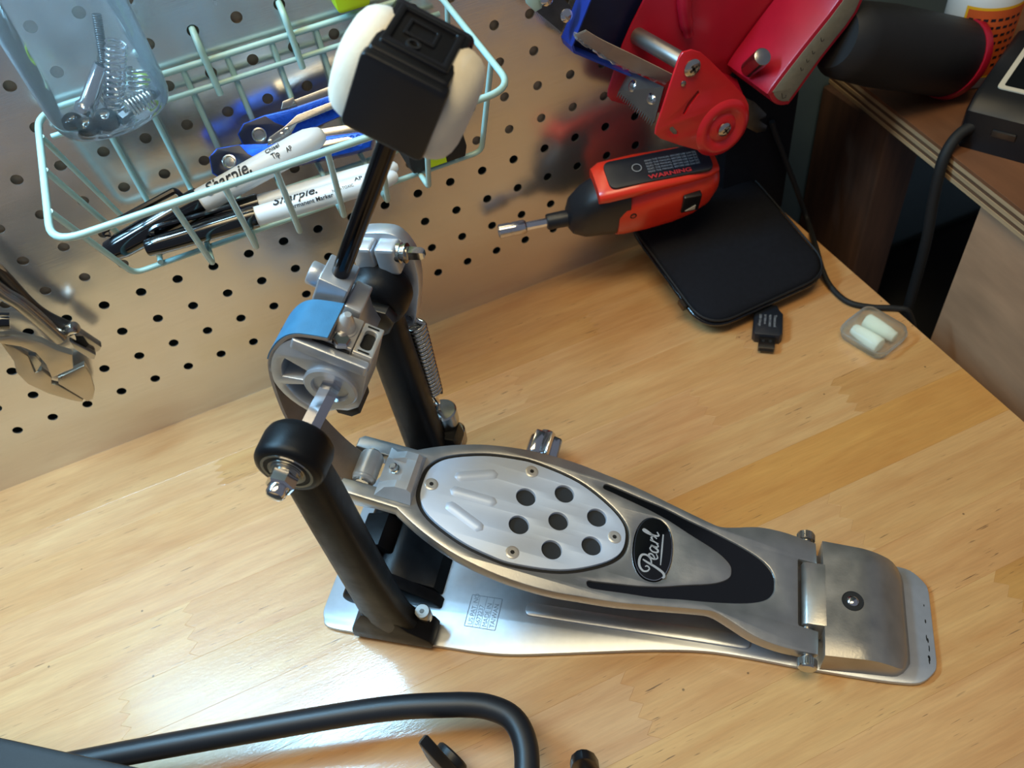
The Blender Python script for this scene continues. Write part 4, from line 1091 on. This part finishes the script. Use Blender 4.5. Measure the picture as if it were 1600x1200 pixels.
# black grip with a red core showing at its end
gp0, gp1 = wq(1318, 62, -64), wq(1490, 92, -64)
gd = (gp1-gp0).normalized()
mt = frame(gp0, gp1-gp0, (0, -0.2, 1)); GL = (gp1-gp0).length
def ell(prof, ry, rz, n=30):
    q = G().lathe((0, 0, 0), (1, 0, 0), prof, n); q.v = [Vector((v.x, v.y*ry, v.z*rz)) for v in q.v]; return q
ell([(-8, 20), (0, 26), (10, 27), (40, 29), (70, 29), (GL-4, 29), (GL, 26)], 0.9, 1.0).xf(mt).build('grip', 'matt_black', tg_, 50)
ell([(GL-3, 30), (GL+2, 31), (GL+5, 29), (GL+5, 22)], 0.9, 1.0).xf(mt).build('grip_end', 'red_plastic', tg_, 50)

# ------------------------------------------------------------------ blue tape gun behind it
bt = thing('tape_gun', 'dark blue metal tape gun behind the red one at the top edge', 'tape gun', (365, -20, 180))
bpts = [(915, -40), (904, 0), (877, 58), (880, 68), (985, 112), (1003, 60), (1010, -40)]
bb = wslab(bpts, -14, 1.0, 1.0, 0.5).build('back_plate', 'navy', bt)
for (a_, c_) in (((915, -40), (877, 58)), ((880, 68), (985, 112)), ((877, 58), (880, 68))):
    a, c = wq(*a_, -14), wq(*c_, -14); a2, c2 = a+V(0, -16, 0), c+V(0, -16, 0); q = V(1.4, 0, 0.8)
    G().add([a, c, c2, a2, a+q, c+q, c2+q, a2+q], [(0, 1, 2, 3), (4, 5, 6, 7), (0, 1, 5, 4), (1, 2, 6, 5), (2, 3, 7, 6), (3, 0, 4, 7)]).build('flange', 'blue_gun', bt)
k0, k1, k2, k3 = wq(836, 16, -22), wq(877, 50, -26), wq(892, 10, -24), wq(850, -30, -20)
nb_ = (k1-k0).cross(k3-k0).normalized()*0.4
b5 = G().add([k0-nb_, k1-nb_, k2-nb_, k3-nb_, k0+nb_, k1+nb_, k2+nb_, k3+nb_], [(0, 1, 2, 3), (4, 5, 6, 7), (0, 1, 5, 4), (1, 2, 6, 5), (2, 3, 7, 6), (3, 0, 4, 7)]).build('blade', 'dark_steel', bt)
te = G(); dn = (k0-k3).normalized()*3.4
for k in range(20):
    a = k0.lerp(k1, k/20); c = k0.lerp(k1, (k+0.6)/20); m_ = a.lerp(c, .5)+dn
    te.add([a-nb_, c-nb_, m_, a+nb_, c+nb_], [(0, 1, 2), (3, 4, 2), (0, 3, 2), (1, 4, 2), (0, 1, 4, 3)])
te.build('teeth', 'steel', b5)
wslab([(818, -20), (822, 5), (836, 18), (846, 12), (850, -30)], -22, 1.0, 1.0, 0.4).build('blade_guard', 'mint', bt)
for u, v in ((853, -2), (884, 24)):
    G().lathe(wq(u, v, -24), (0, -1, 0.2), [(0, 4.5), (1.4, 4.2), (2.6, 2.4)], 18).build('blade_screw', 'chrome', bt)

# ------------------------------------------------------------------ black zip case, usb adapter, earplugs, cord
cs = thing('zip_case', 'black zippered soft case lying on the bench against the pegboard', 'case', (450, -65, 0))
cm_ = frame((450.5, -66, 27), (1, 0.03, 0.02), (0, -0.23, 1))
cs_out = rrect(-58, 58, -64, 62, 26, 8)
def dome(x, y):
    ex = max(0, 1-(abs(x)/60)**4); ey = max(0, 1-(abs(y)/66)**4); return ex*ey
def shell(sign, name, hmax, hedge):
    vs = []; fs = []
    rings = [1.0, 0.985, 0.95, 0.9, 0.8, 0.65, 0.45, 0.2, 0.02]; n_ = len(cs_out)
    hs = [0.8, hedge*0.7, hedge, hedge+hmax*0.25, hedge+hmax*0.5, hedge+hmax*0.75, hedge+hmax*0.9, hedge+hmax, hedge+hmax]
    for r_, h in zip(rings, hs):
        vs += [(x*r_, y*r_, sign*h) for x, y in cs_out]
    for i in range(len(rings)-1):
        for k in range(n_): fs.append((i*n_+k, i*n_+(k+1) % n_, (i+1)*n_+(k+1) % n_, (i+1)*n_+k))
    fs.append(tuple((len(rings)-1)*n_+k for k in range(n_))); fs.append(tuple(range(n_)))
    return G().add(vs, fs).xf(cm_).build(name, 'fabric', cs, 60)
shell(1, 'lid', 4.5, 6.5); shell(-1, 'base', 4.0, 6.5)
G().tube([cm_ @ Vector((x*1.0, y*1.0, 5.0)) for x, y in cs_out], 0.9, 6, True).build('piping', 'matt_black', cs, 60)
zt_ = G().tube([cm_ @ Vector((x*1.004, y*1.004, 0)) for x, y in cs_out], 1.3, 6, True).build('zipper', 'gloss_black', cs, 60)
G().xf(cm_)
G().box(-62, -56, -38, -30, -2, 3).xf(cm_).build('zip_pull', 'dark_steel', cs)
# standing dark case behind it, against the end of the pegboard
sc2 = thing('storage_case', 'flat black case standing upright behind the zip case', 'case', (507, -12, 0))
G().slab(lambda x, z, h: Vector((x, -13-h, z)), rrect(474, 539, 0, 150, 6), (), 11, -11.5, 2.5, 2.5).build('shell', 'fabric', sc2)
G().slab(lambda x, z, h: Vector((x, -13-h, z)), rrect(473.2, 539.8, -0.0, 150.8, 6), (), 1, -1, 0.5, 0.5).build('seam', 'matt_black', sc2)

ua = thing('usb_adapter', 'black plastic USB plug adapter lying beside the zip case', 'usb adapter', (440, -147, 0))
um = frame((446, -137, 5.2), (-0.60, -0.80, 0), (0, 0, 1))
ub = G().slab(XY, [(-13, -6), (-13, 6), (-8, 8), (-4, 10.8), (17, 11), (20, 9), (20, -9), (17, -11), (-4, -10.8), (-8, -8)], (), 4.6, -5.1, 1.4, 1.2).xf(um).build('body', 'tool_black', ua)
up = G().slab(XY, rrect(20, 31.5, -6, 6, 0.5), (), 2.1, -2.3, 0.3, 0.3).xf(um).build('plug', 'dark_steel', ua)
G().box(31.3, 31.7, -5, 5, -1.6, 1.2).xf(um).build('plug_mouth', 'rubber', up)
for yy in (-2.6, 2.6): G().box(23, 25.5, yy-1, yy+1, 2.05, 2.2).xf(um).build('contact_window', 'rubber', up)
lg = G()
for i, (tx, sz) in enumerate((('Transcend', 3.0), ('RDF5 CARD', 2.4), ('5V 500mA', 2.4), ('USB Charge', 2.6))):
    letters(lg, tx, sz, lambda u, v, h, i=i: Vector((-1.5+u, 4.0-i*3.6+v, h)), 4.68)
lg.xf(um).build('lettering', 'grey_ink', ub)

eb = thing('earplug_box', 'small clear plastic box holding earplugs near the bench edge', 'box', (503, -187, 0))
em = frame((503, -187, 0.3), (0.25, -0.97, 0), (0, 0, 1))
sq_o = rrect(-19, 19, -17, 17, 8, 8)
bx_ = G(); vs = []; fs = []; n_ = len(sq_o)
lv_ = [(0.0, 0.86), (1.2, 0.95), (4, 1.0), (10, 1.0), (13, 0.95), (14.4, 0.84), (14.8, 0.6), (14.8, 0.05)]
for h, r_ in lv_: vs += [(x*r_, y*r_, h) for x, y in sq_o]
for i in range(len(lv_)-1):
    for k in range(n_): fs.append((i*n_+k, i*n_+(k+1) % n_, (i+1)*n_+(k+1) % n_, (i+1)*n_+k))
fs.append(tuple(range(n_))); fs.append(tuple((len(lv_)-1)*n_+k for k in range(n_)))
bx_.add(vs, fs).xf(em).build('shell', 'clear_box', eb, 60)
G().tube([em @ Vector((x*1.01, y*1.01, 8)) for x, y in sq_o], 0.7, 6, True).build('lid_seam', 'clear_box', eb, 60)
def plug(label, p0, p1):
    p0, p1 = em @ Vector(p0), em @ Vector(p1); d = p1-p0; L_ = d.length
    o = single('foam_earplug', G().lathe(p0, d, [(0, 3.5), (0.6, 4.2), (L_*0.3, 5.2), (L_*0.7, 6.0), (L_-1, 6.0), (L_, 5.2)], 24), 'foam', label, 'earplug', p0, 'foam earplugs in the clear box', 50)
plug('pale foam earplug nearer the pedal in the clear box', (-12, -7.5, 7.4), (12, -9.0, 7.6))
plug('pale foam earplug nearer the bench edge in the clear box', (14, 6.4, 6.6), (-11, 5.8, 7.4))

cpts = spl([wq(1206, 190, -28), wq(1212, 210, -28), wq(1228, 252, -30), wq(1246, 300, -34), wq(1262, 345, -42), Vector((521, -92, 14)), Vector((513.5, -114, 6)), Vector((510.5, -131, 2.5)), Vector((511.5, -149, 2.4)), Vector((522, -161.5, 2.4)), Vector((537, -172, 2.4)), Vector((546, -178, -3)), Vector((554, -184, -40)), Vector((560, -190, -160))], 8)
single('power_cord', G().tube(cpts, 2.3, 10), 'rubber', 'thin black cord curving over the right edge of the bench', 'cord', (530, -160, 0), None, 60)

# ------------------------------------------------------------------ electric screwdriver
sd = thing('electric_screwdriver', 'orange and black electric screwdriver with socket bit resting on the zip case', 'screwdriver', (395, -40, 60))
T0_, T1_ = wq(779, 362, -16), wq(1132, 292, -52)
sm = frame(T0_, T1_-T0_, (0, -0.28, 0.96)); SL = (T1_-T0_).length
def sput(g_, n_, m_, par, a=40): return g_.xf(sm).build(n_, m_, par, a)
sput(G().lathe((0, 0, 0), (1, 0, 0), [(1.2, 3.4), (0, 4.6), (0.6, 5.4), (9, 5.4), (9.4, 5.0), (10.6, 5.0), (11, 5.4), (20, 5.4), (21.4, 4.6), (22, 3.0)], 24), 'socket', 'chrome', sd)
sput(G().lathe((20, 0, 0), (1, 0, 0), [(0, 3.2), (20, 3.2)], 6), 'bit_shank', 'chrome', sd, 20)
sput(G().lathe((38, 0, 0), (1, 0, 0), [(0, 5.6), (1, 6.2), (17, 6.4)], 28), 'chuck', 'tool_black', sd)
def sect(stations, n_=28):
    """body of rounded sections: (x, half width y, z low, z high, exponent)"""
    q = G(); vs = []; fs = []
    for x, hy, zl, zh, e_ in stations:
        for k in range(n_):
            t = 2*math.pi*k/n_; c_, s_ = math.cos(t), math.sin(t)
            vs.append((x, hy*math.copysign(abs(c_)**e_, c_), (zl+zh)/2+(zh-zl)/2*math.copysign(abs(s_)**e_, s_)))
    for i in range(len(stations)-1):
        for k in range(n_): fs.append((i*n_+k, i*n_+(k+1) % n_, (i+1)*n_+(k+1) % n_, (i+1)*n_+k))
    fs += [tuple(range(n_)), tuple(len(vs)-n_+k for k in range(n_))]
    return q.add(vs, fs)
nose = sput(sect([(54, 7, -7, 8, 0.7), (57, 12, -11, 15, 0.65), (66, 16, -15, 24, 0.65), (74, 17, -16, 30, 0.65), (86, 18, -17, 34, 0.65), (98, 18.4, -17, 35, 0.65)]), 'nose', 'tool_black', sd, 35)
bod = sput(sect([(90, 18.8, -17.4, 22, 0.7), (95, 19.8, -18.2, 28, 0.7), (114, 20, -18.2, 32, 0.72), (134, 19, -17.4, 35, 0.75), (151, 17, -14, 34, 0.8), (163, 13.5, -8, 31, 0.85), (170, 8, 0, 26, 0.95), (172, 4, 6, 20, 1.0)]), 'body', 'orange_red', sd, 50)
cap_ = sput(sect([(74, 15, 26, 37, 0.6), (80, 17.2, 28, 40, 0.6), (106, 17.4, 30, 41.5, 0.6), (140, 16, 31, 41.5, 0.65), (158, 13, 30, 39, 0.7), (167, 8, 29, 35, 0.8)]), 'top_shell', 'orange_red', sd, 50)
pan = sput(G().slab(lambda x, y, h: Vector((x, y, 41.4+h-0.0006*(x-130)**2)), rrect(82, 160, -13, 12, 6), (), 1.6, -1.0, 0.6), 'label_panel', 'tool_black', sd)
lg = G(); lr = G()
for i in range(5): letters(lg, 'READ THE MANUAL BEFORE USE 3.6V DC', 2.3, lambda u, v, h, i=i: Vector((112+u*0.92, 5.4-i*2.7-v+0.0, 41.95-0.0009*(119+u-118)**2)) if False else Vector((112+u*0.92, 4.2-i*2.6+v, 43.15-0.0006*(119+u-130)**2)), 0)
letters(lr, 'WARNING', 6.0, lambda u, v, h: Vector((111+u*1.1, -11.6+v*0.8, 43.15-0.0006*(118+u-130)**2)), 0, bold=0.2)
sput(lg, 'small_print', 'grey_ink', pan); sput(lr, 'warning_print', 'red_ink', pan)
ringp = [(105.0+3.4*math.cos(t), 0.5+3.4*math.sin(t)) for t in [2*math.pi*k/20 for k in range(21)]]
sput(G().ribbon(ringp, 0.6, lambda x, y, h: Vector((x, y, 42.85+h)), 0.0, 0.1), 'safety_mark', 'grey_ink', pan)
# slider switch on the room side, screw and trigger
sw = sput(G().slab(lambda x, z, h: Vector((x, -18.2-h+0.0, z)), rrect(138, 152, 5, 23, 1.2), (), 1.8, -4, 0.8), 'switch', 'black_plastic', sd)
sput(G().slab(lambda x, z, h: Vector((x, -20.2-h, z)), [(141, 7.5), (148.5, 7.5), (148.5, 12.5)], (), 0.3, -0.6), 'switch_arrow', 'beige', sw)
sput(G().lathe((100, -19.2, 13), (0, -1, 0), [(-1, 2.6), (0.5, 2.6), (0.7, 1.9), (0.1, 1.6), (0.1, .2)], 18), 'case_screw', 'rubber', sd)
sput(G().lathe((98, -6, -19), (0.2, -0.3, -1), [(-2, 5), (1.5, 5), (3.4, 3.6), (4, 1.6)], 20), 'collar_button', 'chrome', sd)

# ------------------------------------------------------------------ neighbouring shelf on its posts
e0, e1 = Vector((607, 5, 0)), Vector((581.5, -268, 0))
ed = (e1-e0).normalized()
far0, far1 = e0-ed*25, e0+ed*640
sh = thing('plywood_shelf', 'plywood shelf with raw layered edge standing right of the bench', 'shelf', (700, -200, 70))
def ply(z0, z1, m_, n_, inset=0.0):
    q = Vector((1, 0, 0))*inset
    a, b = far0+q, far1+q
    G().slab(XY, [(a.x, a.y), (b.x, b.y), (b.x+620, b.y), (a.x+620, a.y)], (), z1, z0, 0.2).build(n_, m_, sh, 20)
ply(92, 95, 'shelf_wood', 'face_ply')
for i in range(5): ply(76+i*3.2, 76+(i+1)*3.2, 'ply_dark' if i % 2 else 'ply_light', 'ply_layer', 0.5 if i % 2 else 0.0)
post = single('timber_post', G().slab(XY, rrect(601, 641, -62, 22, 2.5, 3), (), 75.8, -900, 1.0), 'brown_wood', 'dark brown timber post under the far end of the shelf', 'post', (620, -20, -900))
pan_ = single('leg_panel', G().slab(XY, [(594.5, -168), (577, -372), (604, -372), (621.5, -168)], (), 75.8, -900, 0.8), 'panel_wood', 'pale plywood leg panel under the near end of the shelf', 'panel', (600, -270, -900))
# dark clutter below the shelf
bx2 = single('storage_box', G().slab(XY, rrect(650, 900, -330, 15, 10), (), -160, -899.9, 3), 'matt_black', 'large dark box standing under the plywood shelf', 'box', (775, -160, -900))

btl = thing('spray_bottle', 'white plastic bottle with orange warning label behind the gauge', 'bottle', (678, -50, 95))
bprof = [(0, 24), (2, 26), (66, 26), (78, 22), (86, 14), (88, 12), (96, 12)]
G().lathe((678, -50, 95), (0.0, 0, 1), bprof, 36).build('body', 'bottle_white', btl, 50)
G().lathe((678, -50, 191), (0, 0, 1), [(0, 17), (26, 16), (28, 14)], 30).build('cap', 'bottle_white', btl)
lb = G(); lb2 = G()
for q, r_, z0, z1, a0, a1 in ((lb, 26.3, 105, 160, 195, 300), (lb2, 26.5, 107, 158, 199, 296)):
    vs = []; fs = []
    for k in range(13):
        t = math.radians(a0+(a1-a0)*k/12)
        for z in (z0, z1): vs.append((678+r_*math.cos(t), -50+r_*math.sin(t), z))
    for k in range(12): fs.append((2*k, 2*k+2, 2*k+3, 2*k+1))
    q.add(vs, fs)
lb.build('label', 'label_yellow', btl, 60); lb2.build('label_field', 'label_orange', btl, 60)
li = G()
for i in range(7):
    for k in range(8):
        t0 = math.radians(203+k*11); t1 = math.radians(203+k*11+7); z = 150-i*6
        li.add([(678+26.7*math.cos(t), -50+26.7*math.sin(t), zz) for t, zz in ((t0, z), (t1, z), (t1, z+2), (t0, z+2))], [(0, 1, 2, 3)])
li.build('label_print', 'ink', btl)

mtg = thing('gauge_box', 'black desk gauge with a beige framed dark face on the shelf', 'gauge', (670, -120, 95))
mm = frame((673, -156, 95), (0.45, -0.89, 0), (0, 0, 1))
mp = [(-58, 0), (58, 0), (58, 24), (52, 52), (-46, 40), (-56, 32)]
G().slab(lambda y, z, h: Vector((h, y, z)), [(-46, 0), (46, 0), (47, 8), (44, 44), (38, 50), (-34, 38), (-45, 28)], (), 62, -62, 5, 5).xf(mm).build('housing', 'black_plastic', mtg, 40)
slope = lambda y: 44.8+ (y-2)*0.1667
face = lambda x, y, h: Vector((x, y, 38.2+(y+34)*0.1667+h))
fb_ = G().slab(face, rrect(-50, 50, -28, 34, 3), [rrect(-46.5, 46.5, -24.5, 30.5, 2)], 0.6, -1.0).xf(mm).build('face_frame', 'beige', mtg)
G().slab(face, rrect(-46.5, 46.5, -24.5, 30.5, 2), (), 0.2, -1.0).xf(mm).build('face_panel', 'gloss_black', mtg)
G().slab(lambda x, z, h: Vector((x, -45-h, z)), rrect(-40, -24, 14, 19, 1), (), 1.6, -1.0, 0.4).xf(mm).build('latch', 'dark_steel', mtg)
gc = spl([Vector((616, -128, 112)), Vector((603, -126, 108)), Vector((593, -128, 101)), Vector((587, -131, 88)), Vector((585.5, -135, 60)), Vector((586, -141, 10)), Vector((586, -146, -120))], 8)
single('gauge_cable', G().tube(gc, 4.2, 10), 'rubber', 'thick black cable dropping from the gauge over the shelf edge', 'cable', (590, -140, 60), None, 60)
kbm = Vector((634, -196, 95))
kb = thing('glossy_knob', 'glossy dark blue knob on the shelf at the right edge', 'knob', kbm)
G().lathe(kbm, (0, 0, 1), [(0, 9), (2, 10), (9, 9), (12, 6), (13, 2)], 28).build('dome', 'gloss_black', kb, 60)
G().lathe(kbm, (0, 0, 1), [(0, 11.5), (1.2, 11.5), (1.8, 10)], 28).build('base', 'navy', kb)
lc = spl([Vector((560, -262, -60)), Vector((572, -280, -20)), Vector((588, -310, 10)), Vector((620, -380, 30))], 8)

# ------------------------------------------------------------------ black tube stand in the foreground
ts = thing('tube_stand', 'matt black bent tube stand lying at the front of the bench', 'stand', (60, -340, 0))
tpts = [Vector((-190, -228, 30)), Vector((-77, -256, 30)), Vector((16, -281.5, 30)), Vector((85, -302, 30)), Vector((124, -318, 30))]
arc = spl([Vector((124, -318, 30)), Vector((137, -325.5, 30)), Vector((147, -337, 30)), Vector((148, -352, 30)), Vector((141, -370, 30)), Vector((128, -396, 30)), Vector((116, -420, 24)), Vector((110, -440, 12)), Vector((107, -452, 7))], 6)
G().tube(spl(tpts, 5)[:-1]+arc, 6.6, 16).build('tube', 'black_tube', ts, 60)
G().tube(spl([Vector((-190, -228, 30)), Vector((-205, -230, 26)), Vector((-214, -234, 14)), Vector((-216, -238, 6.5))], 5), 6.6, 14).build('tube_foot', 'black_tube', ts, 60)
# flat arm that enters at the lower left corner
am = frame((-116, -229, 44), (0.817, -0.577, 0.0), (0, 0, 1))
G().slab(XY, rrect(-330, 150, -95, 0, 6), (), 6, -6, 2, 2).xf(am).build('flat_arm', 'matt_black', ts)
G().cyl(am @ Vector((120, -30, -6)), Vector((am @ Vector((120, -30, 0))).to_tuple()[:2]+(0.2,)), 5, 14).build('arm_foot', 'rubber', ts)
# upright latch plate and its disc
lm = frame((104, -338, 0.2), (0.45, -0.9, 0), (0, 0, 1))
lp = G().slab(lambda x, z, h: Vector((x, h, z)), [(-12, 0), (-12, 14), (-9, 41), (-6.5, 45), (-4, 42), (10, 20), (14, 0)], (), 3.0, -3.0, 1.2, 1.2).xf(lm).build('latch_plate', 'black_tube', ts)
G().lathe(lm @ Vector((0, 3, 12)), lm.to_3x3() @ Vector((0, -1, 0)) * -1, [(0, 10), (4, 10), (5, 9)], 26).build('latch_disc', 'black_tube', lp)
G().slab(lambda x, z, h: Vector((172+x*0.86-h*0.3, -372-x*0.3-h*0.9, z)), [(-8, 0.1), (-8.2, 22), (-6.5, 33), (-3, 39.5), (0, 41), (3, 39.5), (6.5, 33), (8.2, 22), (8, 0.1)], (), 2.6, -2.6, 1.0, 1.0).build('end_tab', 'black_plastic', ts)
G().tube([Vector((172, -376, 6)), Vector((150, -420, 6.7)), Vector((108, -450, 6.9))], 5.5, 12).build('link_rod', 'black_tube', ts)
